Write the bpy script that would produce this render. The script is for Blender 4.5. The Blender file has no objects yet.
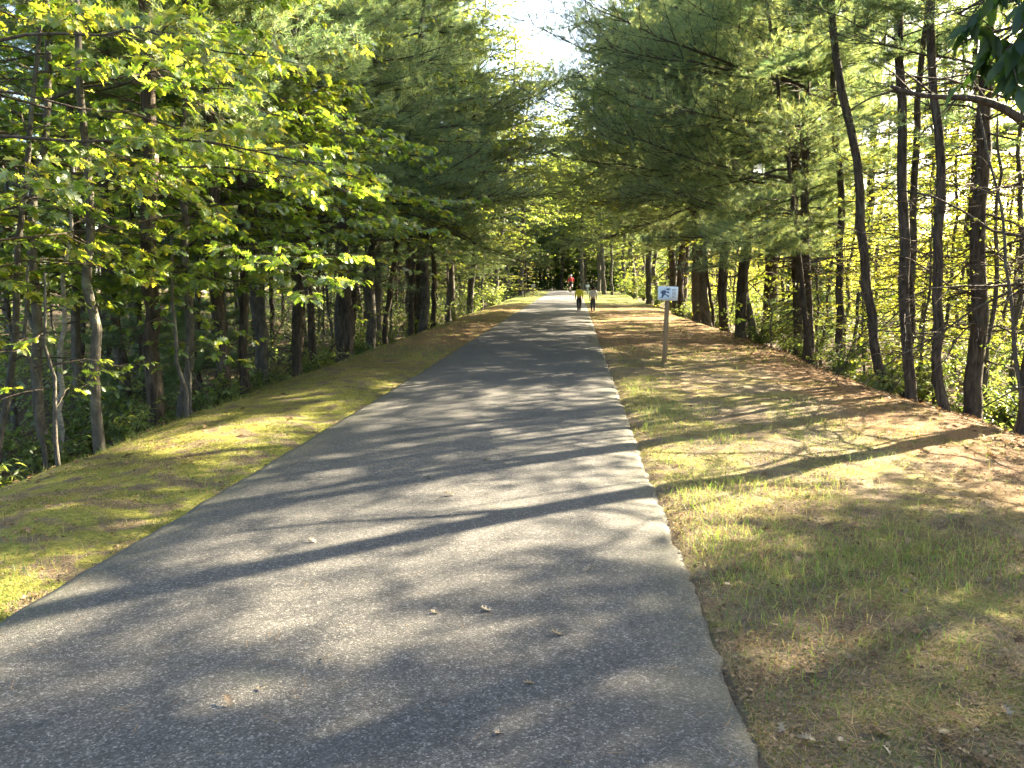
import bpy, math, random
import numpy as np
from mathutils import Vector

R = math.radians
random.seed(11)
rng = np.random.default_rng(11)
scene = bpy.context.scene
col = scene.collection

# ------------------------------------------------------------------ noise
_T = np.random.default_rng(3).random((256, 256))
def vnoise(x, y, s=1.0, o=0.0):
    x = np.asarray(x, float) / s + o + 100.0; y = np.asarray(y, float) / s + o * 1.7 + 100.0
    xi = np.floor(x).astype(int); yi = np.floor(y).astype(int)
    fx = x - xi; fy = y - yi
    fx = fx * fx * (3 - 2 * fx); fy = fy * fy * (3 - 2 * fy)
    g = lambda a, b: _T[a % 256, b % 256]
    return ((g(xi, yi) * (1 - fx) + g(xi + 1, yi) * fx) * (1 - fy) + (g(xi, yi + 1) * (1 - fx) + g(xi + 1, yi + 1) * fx) * fy)
def sstep(a, b, t):
    t = np.clip((np.asarray(t, float) - a) / (b - a), 0, 1)
    return t * t * (3 - 2 * t)

# ------------------------------------------------------------------ terrain shape
PL, PR = -2.69, 0.64
def rise(y):
    t = np.maximum(0, np.asarray(y, float) - 5)
    r = 0.0145 * (t * t / (t + 4))
    return np.where(t < 78, r, 0.0145 * (78 * 78 / 82) + (t - 78) * 0.004)
def bend(y):
    t = np.maximum(0, np.asarray(y, float) - 84)
    return -0.012 * t * t
def ground_z(x, y):
    x = np.asarray(x, float); y = np.asarray(y, float)
    u = x - np.where(y < 140, bend(y), bend(140))
    tl = PL - u; tr = u - PR
    edge_l = 1.75 + 0.5 * (vnoise(y, y * 0, 6.0, 5) - .5)
    edge_r = 3.7 + 0.5 * (vnoise(y, y * 0, 5.0, 9) - .5)
    zl = -0.015 + 0.05 * sstep(.1, .8, tl) * sstep(2.2, .8, tl) - 1.05 * sstep(edge_l, edge_l + 2.9, tl) - .02 * np.maximum(tl, 0).clip(0, 3)
    zr = -0.006 - 0.018 * tr.clip(0, 4) - 0.75 * sstep(edge_r, edge_r + 2.4, tr)
    z = np.where(tl > 0, zl, np.where(tr > 0, zr, -0.05))
    near = sstep(0.0, .35, np.maximum(tl, tr))
    n = (vnoise(x, y, .9, 1) - .5) * .05 + (vnoise(x, y, .31, 2) - .5) * .022
    far = sstep(5, 9, np.maximum(tl, tr))
    n2 = (vnoise(x, y, 5, 3) - .5) * .55 + (vnoise(x, y, 1.6, 4) - .5) * .2
    return rise(y) + z + near * n + far * n2
def gz(x, y): return float(ground_z(np.array([x]), np.array([y]))[0])

# ------------------------------------------------------------------ mesh helpers
def mesh_np(name, verts, polys, mat, smooth=False):
    """polys: list of (M,k) int arrays"""
    me = bpy.data.meshes.new(name)
    verts = np.asarray(verts, np.float32).reshape(-1, 3)
    me.vertices.add(len(verts)); me.vertices.foreach_set('co', verts.ravel())
    polys = [np.asarray(p, np.int32) for p in polys if len(p)]
    loops = np.concatenate([p.ravel() for p in polys])
    sizes = np.concatenate([np.full(len(p), p.shape[1], np.int32) for p in polys])
    me.loops.add(len(loops)); me.loops.foreach_set('vertex_index', loops)
    me.polygons.add(len(sizes))
    me.polygons.foreach_set('loop_start', np.concatenate([[0], np.cumsum(sizes)[:-1]]).astype(np.int32))
    me.polygons.foreach_set('loop_total', sizes)
    if smooth: me.polygons.foreach_set('use_smooth', np.ones(len(sizes), bool))
    me.update(calc_edges=True); me.validate()
    if mat: me.materials.append(mat)
    return me
def link(name, me, parent=None):
    o = bpy.data.objects.new(name, me); col.objects.link(o)
    if parent: o.parent = parent
    return o
def tag(o, label=None, cat=None, group=None, kind=None):
    if label: o['label'] = label
    if cat: o['category'] = cat
    if group: o['group'] = group
    if kind: o['kind'] = kind
    return o
def empty(name, loc=(0, 0, 0), rot=(0, 0, 0)):
    o = bpy.data.objects.new(name, None); col.objects.link(o)
    o.location = loc; o.rotation_euler = rot; o.empty_display_size = .2
    return o
def copy_thing(o):
    c = o.copy(); col.objects.link(c)
    for ch in o.children:
        d = ch.copy(); col.objects.link(d); d.parent = c
        for g in ch.children:
            e = g.copy(); col.objects.link(e); e.parent = d
    return c

class MB:
    """collects tubes, boxes and sheets into one mesh"""
    def __init__(s): s.v = []; s.q = []; s.t = []; s.n = 0
    def add(s, v, q=None, t=None):
        v = np.asarray(v, float).reshape(-1, 3)
        s.v.append(v)
        if q is not None and len(q): s.q.append(np.asarray(q, int) + s.n)
        if t is not None and len(t): s.t.append(np.asarray(t, int) + s.n)
        s.n += len(v)
    def tube(s, pts, rad, sides=6, rough=0.0, cap=True):
        pts = np.asarray(pts, float); n = len(pts)
        rad = np.broadcast_to(np.asarray(rad, float), (n,))
        tan = np.gradient(pts, axis=0); tan /= np.linalg.norm(tan, axis=1)[:, None] + 1e-9
        ref = np.array([0, 0, 1.]) if abs(tan[:, 2]).mean() < .8 else np.array([1., 0, 0])
        a = np.cross(tan, ref); a /= np.linalg.norm(a, axis=1)[:, None] + 1e-9
        b = np.cross(tan, a)
        th = np.linspace(0, 2 * np.pi, sides, endpoint=False)
        rr = rad[:, None] * (1 + rough * (rng.random((n, sides)) - .5))
        v = pts[:, None] + rr[..., None] * (np.cos(th)[None, :, None] * a[:, None] + np.sin(th)[None, :, None] * b[:, None])
        v = v.reshape(-1, 3)
        i = np.arange(n - 1)[:, None] * sides; j = np.arange(sides)[None]; k = (j + 1) % sides
        q = np.stack([i + j, i + k, i + sides + k, i + sides + j], -1).reshape(-1, 4)
        t = []
        if cap:
            v = np.vstack([v, pts[0], pts[-1]]); c0 = n * sides; c1 = c0 + 1
            jj = np.arange(sides); kk = (jj + 1) % sides
            t = np.vstack([np.stack([kk, jj, np.full(sides, c0)], -1), np.stack([(n - 1) * sides + jj, (n - 1) * sides + kk, np.full(sides, c1)], -1)])
        s.add(v, q, t)
    def box(s, c, d, rot=None, bev=.0):
        c = np.asarray(c, float); d = np.asarray(d, float) / 2
        if bev <= 0:
            v = np.array([[x, y, z] for z in (-1, 1) for y in (-1, 1) for x in (-1, 1)], float) * d
            q = [[0, 2, 3, 1], [4, 5, 7, 6], [0, 1, 5, 4], [2, 6, 7, 3], [0, 4, 6, 2], [1, 3, 7, 5]]
            if rot is not None: v = v @ np.asarray(rot).T
            s.add(v + c, q)
        else:   # octagon-section box, chamfered along z
            x, y, z = d; b = bev
            o = [(-x + b, -y), (x - b, -y), (x, -y + b), (x, y - b), (x - b, y), (-x + b, y), (-x, y - b), (-x, -y + b)]
            rings = [(1 - b / min(x, y), -z), (1, -z + b), (1, z - b), (1 - b / min(x, y), z)]
            v = np.array([[p[0] * f, p[1] * f, h] for f, h in rings for p in o])
            q = [[r * 8 + i, r * 8 + (i + 1) % 8, r * 8 + 8 + (i + 1) % 8, r * 8 + 8 + i] for r in range(3) for i in range(8)]
            v = np.vstack([v, [0, 0, -z], [0, 0, z]])
            t = [[(i + 1) % 8, i, 32] for i in range(8)] + [[24 + i, 24 + (i + 1) % 8, 33] for i in range(8)]
            if rot is not None: v = v @ np.asarray(rot).T
            s.add(v + c, q, t)
    def ball(s, c, r, nu=12, nv=8, scale=(1, 1, 1)):
        th = np.linspace(0, np.pi, nv + 1)[1:-1]; ph = np.linspace(0, 2 * np.pi, nu, endpoint=False)
        v = np.stack([np.sin(th)[:, None] * np.cos(ph), np.sin(th)[:, None] * np.sin(ph), np.cos(th)[:, None] * np.ones(nu)], -1).reshape(-1, 3)
        v = np.vstack([v, [0, 0, 1], [0, 0, -1]]) * r * np.asarray(scale) + np.asarray(c)
        m = nv - 1
        q = [[i * nu + j, (i + 1) * nu + j, (i + 1) * nu + (j + 1) % nu, i * nu + (j + 1) % nu] for i in range(m - 1) for j in range(nu)]
        t = [[m * nu, j, (j + 1) % nu] for j in range(nu)] + [[m * nu + 1, (m - 1) * nu + (j + 1) % nu, (m - 1) * nu + j] for j in range(nu)]
        s.add(v, q, t)
    def mesh(s, name, mat, smooth=True):
        polys = []
        if s.q: polys.append(np.vstack(s.q))
        if s.t: polys.append(np.vstack(s.t))
        return mesh_np(name, np.vstack(s.v), polys, mat, smooth)

# ------------------------------------------------------------------ materials
def new_mat(name):
    m = bpy.data.materials.new(name); m.use_nodes = True
    nt = m.node_tree; nt.nodes.clear()
    out = nt.nodes.new('ShaderNodeOutputMaterial')
    return m, nt, out
def N(nt, typ, **kw):
    n = nt.nodes.new(typ)
    for k, v in kw.items():
        if k in n.inputs: n.inputs[k].default_value = v
        else: setattr(n, k, v)
    return n
def noise(nt, vec, scale, detail=4, rough=.55, dist=0):
    n = N(nt, 'ShaderNodeTexNoise'); n.inputs['Scale'].default_value = scale; n.inputs['Detail'].default_value = detail
    n.inputs['Roughness'].default_value = rough; n.inputs['Distortion'].default_value = dist
    nt.links.new(vec, n.inputs['Vector']); return n.outputs['Fac']
def ramp(nt, fac, stops):
    r = N(nt, 'ShaderNodeValToRGB'); e = r.color_ramp.elements
    while len(e) < len(stops): e.new(.5)
    for el, (p, c) in zip(e, stops):
        el.position = p; el.color = (*c, 1) if len(c) == 3 else c
    nt.links.new(fac, r.inputs['Fac']); return r.outputs['Color']
def mixc(nt, fac, a, b, mode='MIX'):
    m = N(nt, 'ShaderNodeMix', data_type='RGBA', blend_type=mode)
    for sock, v in ((m.inputs[0], fac), (m.inputs[6], a), (m.inputs[7], b)):
        if isinstance(v, (int, float)): sock.default_value = v
        elif isinstance(v, tuple): sock.default_value = (*v, 1)
        else: nt.links.new(v, sock)
    return m.outputs[2]
def math_(nt, op, a, b=None, c=None, clamp=False):
    m = N(nt, 'ShaderNodeMath', operation=op); m.use_clamp = clamp
    for i, v in enumerate((a, b, c)):
        if v is None: continue
        if isinstance(v, (int, float)): m.inputs[i].default_value = v
        else: nt.links.new(v, m.inputs[i])
    return m.outputs[0]
def maprange(nt, v, a, b, c=0., d=1.):
    m = N(nt, 'ShaderNodeMapRange', interpolation_type='SMOOTHSTEP'); nt.links.new(v, m.inputs[0])
    for i, x in enumerate((a, b, c, d)): m.inputs[i + 1].default_value = x
    return m.outputs[0]
def bump(nt, h, strength, dist):
    b = N(nt, 'ShaderNodeBump'); b.inputs['Strength'].default_value = strength; b.inputs['Distance'].default_value = dist
    nt.links.new(h, b.inputs['Height']); return b.outputs['Normal']

def simple_mat(name, color, rough=.7, var=.25, scale=8, metal=0, coat=0):
    m, nt, out = new_mat(name)
    tc = N(nt, 'ShaderNodeTexCoord')
    f = noise(nt, tc.outputs['Object'], scale)
    c = ramp(nt, f, [(.3, tuple(x * (1 - var) for x in color)), (.7, tuple(min(1, x * (1 + var)) for x in color))])
    p = N(nt, 'ShaderNodeBsdfPrincipled'); nt.links.new(c, p.inputs['Base Color'])
    p.inputs['Roughness'].default_value = rough; p.inputs['Metallic'].default_value = metal
    nt.links.new(p.outputs[0], out.inputs[0]); return m

def leaf_mat(name, cols, trans, tfac=.5, gloss=.06, rough=.45, objvar=.25):
    """cols: dark..light reflected colours ; trans: colours of light passing through"""
    m, nt, out = new_mat(name)
    geo = N(nt, 'ShaderNodeNewGeometry'); oi = N(nt, 'ShaderNodeObjectInfo')
    r = geo.outputs['Random Per Island']
    mixf = math_(nt, 'ADD', math_(nt, 'MULTIPLY', r, 1 - objvar), math_(nt, 'MULTIPLY', oi.outputs['Random'], objvar))
    n = len(cols)
    c = ramp(nt, mixf, [((i + .5) / n, cc) for i, cc in enumerate(cols)])
    t = ramp(nt, mixf, [((i + .5) / len(trans), cc) for i, cc in enumerate(trans)])
    d = N(nt, 'ShaderNodeBsdfDiffuse'); nt.links.new(c, d.inputs['Color'])
    tr = N(nt, 'ShaderNodeBsdfTranslucent'); nt.links.new(t, tr.inputs['Color'])
    mx = N(nt, 'ShaderNodeMixShader'); mx.inputs[0].default_value = tfac
    nt.links.new(d.outputs[0], mx.inputs[1]); nt.links.new(tr.outputs[0], mx.inputs[2])
    g = N(nt, 'ShaderNodeBsdfGlossy'); g.inputs['Roughness'].default_value = rough; g.inputs['Color'].default_value = (.9, .95, .9, 1)
    m2 = N(nt, 'ShaderNodeMixShader'); m2.inputs[0].default_value = gloss
    nt.links.new(mx.outputs[0], m2.inputs[1]); nt.links.new(g.outputs[0], m2.inputs[2])
    nt.links.new(m2.outputs[0], out.inputs[0]); return m

def bark_mat(name, dark, light, vscale=(9, 9, 1.6), lichen=None):
    m, nt, out = new_mat(name)
    tc = N(nt, 'ShaderNodeTexCoord'); mp = N(nt, 'ShaderNodeMapping'); mp.inputs['Scale'].default_value = vscale
    nt.links.new(tc.outputs['Object'], mp.inputs['Vector'])
    f = noise(nt, mp.outputs[0], 2.2, 6, .65, .6)
    c = ramp(nt, f, [(.32, dark), (.55, tuple((a + b) / 2 for a, b in zip(dark, light))), (.75, light)])
    if lichen:
        l = maprange(nt, noise(nt, tc.outputs['Object'], 3.0, 5, .6), .55, .7)
        c = mixc(nt, math_(nt, 'MULTIPLY', l, .6), c, lichen)
    p = N(nt, 'ShaderNodeBsdfPrincipled'); nt.links.new(c, p.inputs['Base Color']); p.inputs['Roughness'].default_value = .9
    p.inputs['Specular IOR Level'].default_value = .2
    nt.links.new(bump(nt, f, 1.0, .06), p.inputs['Normal'])
    nt.links.new(p.outputs[0], out.inputs[0]); return m

BARK_PINE = bark_mat('pine_bark', (.014, .011, .009), (.14, .11, .082), lichen=(.10, .11, .08))
BARK_GREY = bark_mat('grey_bark', (.045, .04, .033), (.16, .145, .12), (5, 5, 2.5), lichen=(.2, .22, .15))
BARK_PALE = bark_mat('pale_bark', (.22, .20, .17), (.52, .50, .45), (4, 4, 6))
TWIG = bark_mat('twig_bark', (.035, .027, .020), (.13, .105, .08), (6, 6, 3))
NEEDLE = leaf_mat('pine_needle', [(.042, .10, .052), (.058, .125, .062), (.080, .15, .068), (.12, .165, .06)],
                  [(.14, .26, .11), (.22, .34, .12), (.32, .41, .12), (.46, .46, .10)], .5, .06, .5)
OAK = leaf_mat('oak_leaf', [(.045, .085, .016), (.065, .115, .020), (.09, .14, .024), (.15, .16, .024)],
               [(.24, .40, .03), (.33, .48, .035), (.44, .54, .04), (.64, .56, .05)], .58, .06)
GREEN = leaf_mat('broad_leaf', [(.040, .080, .020), (.055, .105, .025), (.080, .13, .03), (.12, .14, .03)],
                 [(.24, .35, .045), (.34, .44, .055), (.44, .50, .06), (.56, .52, .07)], .55, .05)
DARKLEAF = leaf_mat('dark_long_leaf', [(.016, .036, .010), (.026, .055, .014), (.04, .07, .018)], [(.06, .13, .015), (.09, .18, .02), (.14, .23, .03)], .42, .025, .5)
SUNLEAF = leaf_mat('thin_backlit_tint_leaf', [(.065, .10, .02), (.09, .12, .025), (.12, .13, .025), (.15, .14, .025)], [(.36, .44, .05), (.46, .52, .055), (.55, .56, .06), (.66, .56, .07)], .6, .05)  # yellow-green of the backlight put into the leaf colours
YELLOW = leaf_mat('yellow_leaf', [(.12, .15, .025), (.18, .18, .03), (.22, .19, .025)],
                  [(.40, .45, .05), (.55, .50, .05), (.65, .50, .05)], .52, .04)
SHRUB = leaf_mat('shrub_leaf', [(.035, .070, .020), (.055, .10, .025), (.09, .13, .035)],
                 [(.18, .28, .05), (.28, .37, .06), (.42, .44, .08)], .52, .05)
GRASS = leaf_mat('grass_blade', [(.055, .11, .02), (.085, .14, .03), (.14, .17, .04), (.25, .21, .09)],
                 [(.18, .32, .04), (.26, .38, .05), (.36, .40, .08), (.42, .35, .13)], .45, .03, .5, 0)
MOSSB = leaf_mat('moss_sprig', [(.075, .085, .022), (.11, .115, .028), (.16, .145, .04), (.20, .16, .06)],
                 [(.16, .20, .03), (.22, .24, .04), (.28, .25, .06), (.32, .25, .09)], .35, .02, .5, 0)
DEAD = leaf_mat('dead_leaf', [(.07, .04, .02), (.12, .072, .036), (.175, .11, .058), (.25, .175, .10)], [(.16, .09, .04), (.24, .14, .06), (.3, .2, .1)], .22, .02, .6, 0)
PALELEAF = leaf_mat('pale_dry_leaf', [(.13, .09, .05), (.21, .155, .095), (.31, .25, .17)], [(.3, .25, .15), (.35, .3, .2)], .2, .06, .45, .9)
STRAW = leaf_mat('fallen_needle', [(.13, .075, .034), (.19, .115, .052), (.26, .175, .085)], [(.1, .06, .03), (.15, .1, .05)], .1, .04, .5, 0)

def asphalt_mat():
    m, nt, out = new_mat('asphalt')
    geo = N(nt, 'ShaderNodeNewGeometry'); P = geo.outputs['Position']
    v = N(nt, 'ShaderNodeTexVoronoi'); v.inputs['Scale'].default_value = 135; nt.links.new(P, v.inputs['Vector'])
    sep = N(nt, 'ShaderNodeSeparateColor'); nt.links.new(v.outputs['Color'], sep.inputs[0])
    stone = ramp(nt, sep.outputs[0], [(0., (.034, .033, .032)), (.55, (.057, .0555, .053)), (.86, (.092, .089, .084)), (1., (.185, .176, .16))])
    big = noise(nt, P, .9, 5, .6)
    fine = noise(nt, P, 26, 4, .7)
    c = mixc(nt, 1.0, stone, ramp(nt, big, [(.28, (.72, .74, .78)), (.72, (1.22, 1.19, 1.13))]), 'MULTIPLY')
    c = mixc(nt, 1.0, c, ramp(nt, fine, [(.3, (.7, .7, .7)), (.7, (1.25, 1.25, 1.25))]), 'MULTIPLY')
    # thin moss film and dust towards both edges, with an uneven shape of its own
    sx = N(nt, 'ShaderNodeSeparateXYZ'); nt.links.new(P, sx.inputs[0])
    de = math_(nt, 'ABSOLUTE', math_(nt, 'ADD', sx.outputs[0], 1.045))
    edge = maprange(nt, math_(nt, 'ADD', de, math_(nt, 'MULTIPLY', noise(nt, P, 3.1, 5, .65), .9)), 1.65, 2.25)
    c = mixc(nt, math_(nt, 'MULTIPLY', edge, .35), c, (.085, .085, .045))
    mossn = maprange(nt, noise(nt, P, 1.3, 6, .7), .56, .72)
    c = mixc(nt, math_(nt, 'MULTIPLY', mossn, .22), c, (.075, .085, .045))
    # paler grey along the far stretch
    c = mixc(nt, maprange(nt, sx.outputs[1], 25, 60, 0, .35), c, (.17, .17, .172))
    p = N(nt, 'ShaderNodeBsdfPrincipled'); nt.links.new(c, p.inputs['Base Color'])
    p.inputs['Roughness'].default_value = .82; p.inputs['Specular IOR Level'].default_value = .35
    h = math_(nt, 'ADD', math_(nt, 'MULTIPLY', v.outputs['Distance'], -1.0), math_(nt, 'MULTIPLY', fine, .6))
    nt.links.new(bump(nt, h, .55, .005), p.inputs['Normal'])
    nt.links.new(p.outputs[0], out.inputs[0]); return m

def ground_mat():
    m, nt, out = new_mat('forest_ground')
    geo = N(nt, 'ShaderNodeNewGeometry'); P = geo.outputs['Position']
    s = N(nt, 'ShaderNodeSeparateXYZ'); nt.links.new(P, s.inputs[0]); X, Y = s.outputs[0], s.outputs[1]
    n1 = noise(nt, P, .8, 6, .62); n2 = noise(nt, P, 3.2, 6, .65); n3 = noise(nt, P, 22, 5, .7); n4 = noise(nt, P, 90, 3, .7)
    soil = ramp(nt, n2, [(.3, (.085, .064, .042)), (.5, (.15, .118, .076)), (.72, (.25, .20, .135))])
    needles = ramp(nt, n3, [(.3, (.095, .050, .025)), (.5, (.175, .098, .046)), (.72, (.27, .17, .09))])
    moss = ramp(nt, n3, [(.28, (.075, .080, .022)), (.5, (.175, .175, .034)), (.75, (.30, .27, .07))])
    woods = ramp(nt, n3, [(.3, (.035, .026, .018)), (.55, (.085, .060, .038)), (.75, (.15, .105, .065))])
    # shoulders: bare soil near right, moss/grass, needle duff farther on
    mossmask = math_(nt, 'MULTIPLY', maprange(nt, math_(nt, 'ADD', n1, math_(nt, 'MULTIPLY', n2, .55)), .74, .92), .75)
    leftness = maprange(nt, X, -1.5, -2.8)
    mossmask = math_(nt, 'MAXIMUM', mossmask, math_(nt, 'MULTIPLY', leftness, maprange(nt, n2, .43, .53)))
    c = mixc(nt, mossmask, soil, moss)
    duff = math_(nt, 'MULTIPLY', maprange(nt, math_(nt, 'ADD', Y, math_(nt, 'MULTIPLY', n1, 16)), 17, 30), maprange(nt, n2, .36, .56))
    right_duff = math_(nt, 'MULTIPLY', maprange(nt, math_(nt, 'ADD', X, math_(nt, 'MULTIPLY', n1, 2.2)), 3.9, 4.9), maprange(nt, n2, .3, .5))
    c = mixc(nt, math_(nt, 'MAXIMUM', duff, right_duff), c, needles)
    farg = maprange(nt, math_(nt, 'ADD', Y, math_(nt, 'MULTIPLY', n2, 8)), 46, 54)
    c = mixc(nt, math_(nt, 'MULTIPLY', farg, .85), c, ramp(nt, n3, [(.3, (.075, .10, .022)), (.7, (.15, .17, .045))]))
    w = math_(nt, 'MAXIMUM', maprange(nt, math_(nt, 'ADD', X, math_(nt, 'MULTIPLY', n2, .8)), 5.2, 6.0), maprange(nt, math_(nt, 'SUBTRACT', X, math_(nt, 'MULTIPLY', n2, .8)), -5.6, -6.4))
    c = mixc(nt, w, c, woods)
    c = mixc(nt, 1.0, c, ramp(nt, n4, [(.28, (.62, .62, .62)), (.72, (1.32, 1.32, 1.32))]), 'MULTIPLY')
    p = N(nt, 'ShaderNodeBsdfPrincipled'); nt.links.new(c, p.inputs['Base Color']); p.inputs['Roughness'].default_value = .95
    p.inputs['Specular IOR Level'].default_value = .15
    h = math_(nt, 'ADD', math_(nt, 'MULTIPLY', n3, 1.0), math_(nt, 'MULTIPLY', n4, .35))
    nt.links.new(bump(nt, h, .9, .035), p.inputs['Normal'])
    nt.links.new(p.outputs[0], out.inputs[0]); return m

# ------------------------------------------------------------------ setting
def axis(parts):
    out = []
    for a, b, st in parts: out += list(np.arange(a, b, st))
    return np.array(out + [parts[-1][1]])
xs = axis([(-420, -60, 40), (-60, -20, 2.5), (-20, -7, .6), (-7, -2.8, .12), (-2.8, .5, .35), (.5, 6.5, .09), (6.5, 18, .6), (18, 60, 2.5), (60, 420, 40)])
ys = axis([(-40, -2, 3), (-2, 1.5, .4), (1.5, 9, .085), (9, 20, .2), (20, 50, .6), (50, 150, 2), (150, 900, 50)])
GX, GY = np.meshgrid(xs, ys)
GZ = ground_z(GX, GY)
nx, ny = len(xs), len(ys)
I = np.arange(ny - 1)[:, None] * nx + np.arange(nx - 1)[None]
quads = np.stack([I, I + 1, I + nx + 1, I + nx], -1).reshape(-1, 4)
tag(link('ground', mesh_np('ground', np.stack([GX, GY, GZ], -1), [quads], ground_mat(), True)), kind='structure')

py = axis([(-4, 12, .05), (12, 40, .2), (40, 135, 1)])
us = np.array([0, .004, .02, .1, .25, .4, .55, .7, .85, .95, .985, .997, 1.0])
rag = lambda y, o: (vnoise(y, y * 0, .35, o) - .5) * .026 + (vnoise(y, y * 0, .09, o + 3) - .5) * .035 + (vnoise(y, y * 0, 2.5, o + 5) - .5) * .012
le = PL + rag(py, 2); re_ = PR + rag(py, 7)
PX = le[:, None] + (re_ - le)[:, None] * us[None] + bend(py)[:, None]
PY = np.repeat(py[:, None], len(us), 1)
prof = np.array([-.05, -.008, .0, .008, .016, .022, .024, .022, .014, .006, -.002, -.014, -.07])
PZ = rise(PY) + prof[None] + (vnoise(PX, PY, 1.5, 6) - .5) * .012
I = np.arange(len(py) - 1)[:, None] * len(us) + np.arange(len(us) - 1)[None]
quads = np.stack([I, I + 1, I + len(us) + 1, I + len(us)], -1).reshape(-1, 4)
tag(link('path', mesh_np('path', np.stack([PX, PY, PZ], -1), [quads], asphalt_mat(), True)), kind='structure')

# ------------------------------------------------------------------ leaves and needles
def frames(d, upj):
    d = d / (np.linalg.norm(d, axis=1)[:, None] + 1e-9)
    up = np.array([0, 0, 1.]) + upj * rng.normal(size=d.shape)
    y = np.cross(up, d); y /= np.linalg.norm(y, axis=1)[:, None] + 1e-9
    z = np.cross(d, y)
    return d, y, z
def place_leaves(tv, tq, pos, d, size, upj=.45):
    X_, Y_, Z_ = frames(d, upj)
    s = size[:, None, None]
    v = pos[:, None] + s * (tv[None, :, 0:1] * X_[:, None] + tv[None, :, 1:2] * Y_[:, None] + tv[None, :, 2:3] * Z_[:, None])
    n = len(tv)
    q = (np.arange(len(pos))[:, None, None] * n + tq[None]).reshape(-1, tq.shape[1])
    return v.reshape(-1, 3), q
def strip_leaf(prof, droop=.25, fold=.25):
    """leaf from (t, half width) pairs: midrib + two margins"""
    t = np.array([p[0] for p in prof]); w = np.array([p[1] for p in prof]); n = len(t)
    z = -droop * t * t
    mid = np.stack([t, t * 0, z], -1); l = np.stack([t, w, z + fold * w], -1); r = np.stack([t, -w, z + fold * w], -1)
    i = np.arange(n - 1)
    q = np.vstack([np.stack([i, i + 1, n + i + 1, n + i], -1), np.stack([i, 2 * n + i, 2 * n + i + 1, i + 1], -1)])
    return np.vstack([mid, l, r]), q
OAK_T = strip_leaf([(0, .008), (.12, .012), (.17, .10), (.24, .25), (.29, .08), (.38, .12), (.47, .37), (.53, .11), (.62, .14), (.72, .33), (.77, .10), (.86, .16), (1.0, .01)], .3, .2)
OVAL_T = strip_leaf([(0, .01), (.15, .05), (.4, .29), (.7, .22), (1., .01)], .25, .3)
LONG_T = strip_leaf([(0, .01), (.1, .05), (.35, .17), (.65, .15), (1., .005)], .35, .35)

def needle_mesh(name, tp, td, k, length, width, mat, spread=.55):
    n = len(tp)
    d = td[:, None] + spread * rng.normal(size=(n, k, 3)); d[..., 2] += .05
    d /= np.linalg.norm(d, axis=2)[..., None]
    side = np.cross(d, rng.normal(size=(n, k, 3))); side /= np.linalg.norm(side, axis=2)[..., None] + 1e-9
    base = tp[:, None] + d * .004 - td[:, None] * (rng.random((n, k, 1)) * .10)
    L = length * (.75 + .5 * rng.random((n, k, 1)))
    v = np.stack([base - side * width * .5, base + side * width * .5, base + d * L + np.array([0, 0, -.12]) * L * .4], 2)
    t = np.arange(n * k * 3).reshape(-1, 3)
    return mesh_np(name, v.reshape(-1, 3), [t], mat)

# ------------------------------------------------------------------ pine
def pine_branch(seed, dens=1.0):
    g = np.random.default_rng(seed); L = 3.0
    t = np.linspace(0, 1, 9)
    main = np.stack([t * L, np.cumsum(g.normal(0, .035, 9)), .10 * L * (t ** 2.2) - .06 * L * t + np.cumsum(g.normal(0, .02, 9))], -1)
    main[0] = 0
    wood = [(main, .022 * (1 - t * .88), 5)]; tp = []; td = []
    at = lambda u: np.array([np.interp(u, t, main[:, i]) for i in range(3)])
    n = int(20 * dens)
    def sprig(p0, d0, ln, depth):
        m = max(3, int(ln / .16) + 1)
        tt = np.linspace(0, 1, m)
        p = p0 + d0 * (tt[:, None] * ln) + np.array([0, 0, 1.]) * (tt[:, None] ** 2 * ln * .18) + np.cumsum(g.normal(0, .012, (m, 3)), 0)
        wood.append((p, (.008 if depth == 0 else .004) * (1 - .7 * tt), 3))
        start = .30 if depth == 0 else .15
        k = max(2, int(ln * (1 - start) / .075))
        for u in np.linspace(start, 1, k):
            q = np.array([np.interp(u, tt, p[:, i]) for i in range(3)])
            dd = d0 + np.array([0, 0, .35]) + g.normal(0, .4, 3)
            tp.append(q + g.normal(0, .015, 3)); td.append(dd / np.linalg.norm(dd))
        if depth == 0 and ln > .3:
            for u in np.linspace(.35, .9, max(1, int(ln / .20))):
                q = np.array([np.interp(u, tt, p[:, i]) for i in range(3)])
                a = g.choice([-1, 1]) * g.uniform(.5, .95)
                dd = np.array([d0[0] * math.cos(a) - d0[1] * math.sin(a), d0[0] * math.sin(a) + d0[1] * math.cos(a), g.uniform(-.4, .6)])
                sprig(q, dd / np.linalg.norm(dd), ln * g.uniform(.25, .45) * (1.1 - u * .4), 1)
    for i in range(n):
        u = .22 + .78 * (i + g.random() * .7) / n
        s = 1 if i % 2 else -1
        a = s * g.uniform(.6, 1.05)
        ln = (.28 + .95 * (1 - u) ** .8) * g.uniform(.7, 1.15)
        dd = np.array([math.cos(a), math.sin(a), g.uniform(-.35, .55)])
        sprig(at(u), dd / np.linalg.norm(dd), ln, 0)
    sprig(at(1.), np.array([1., 0, .1]), .25, 1)
    return wood, np.array(tp), np.array(td)
PBR = [pine_branch(100 + i, 1.0) for i in range(5)]

def trunk_tube(mb, H, r0, wob, g, sides=10, top=.02, flare=.35):
    n = max(8, int(H / .45)); t = np.linspace(0, 1, n)
    t = t ** 1.15
    x = np.cumsum(g.normal(0, wob, n)); y = np.cumsum(g.normal(0, wob, n)); x -= x[0]; y -= y[0]
    x -= t * x[-1] * .6; y -= t * y[-1] * .6
    pts = np.stack([x, y, t * H - .25 * (1 - t)], -1)
    r = r0 * (1 - t) ** .85 * (1 + flare * np.exp(-t * H / .25)) + top
    mb.tube(pts, r, sides, .12)
    return pts, r

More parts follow.
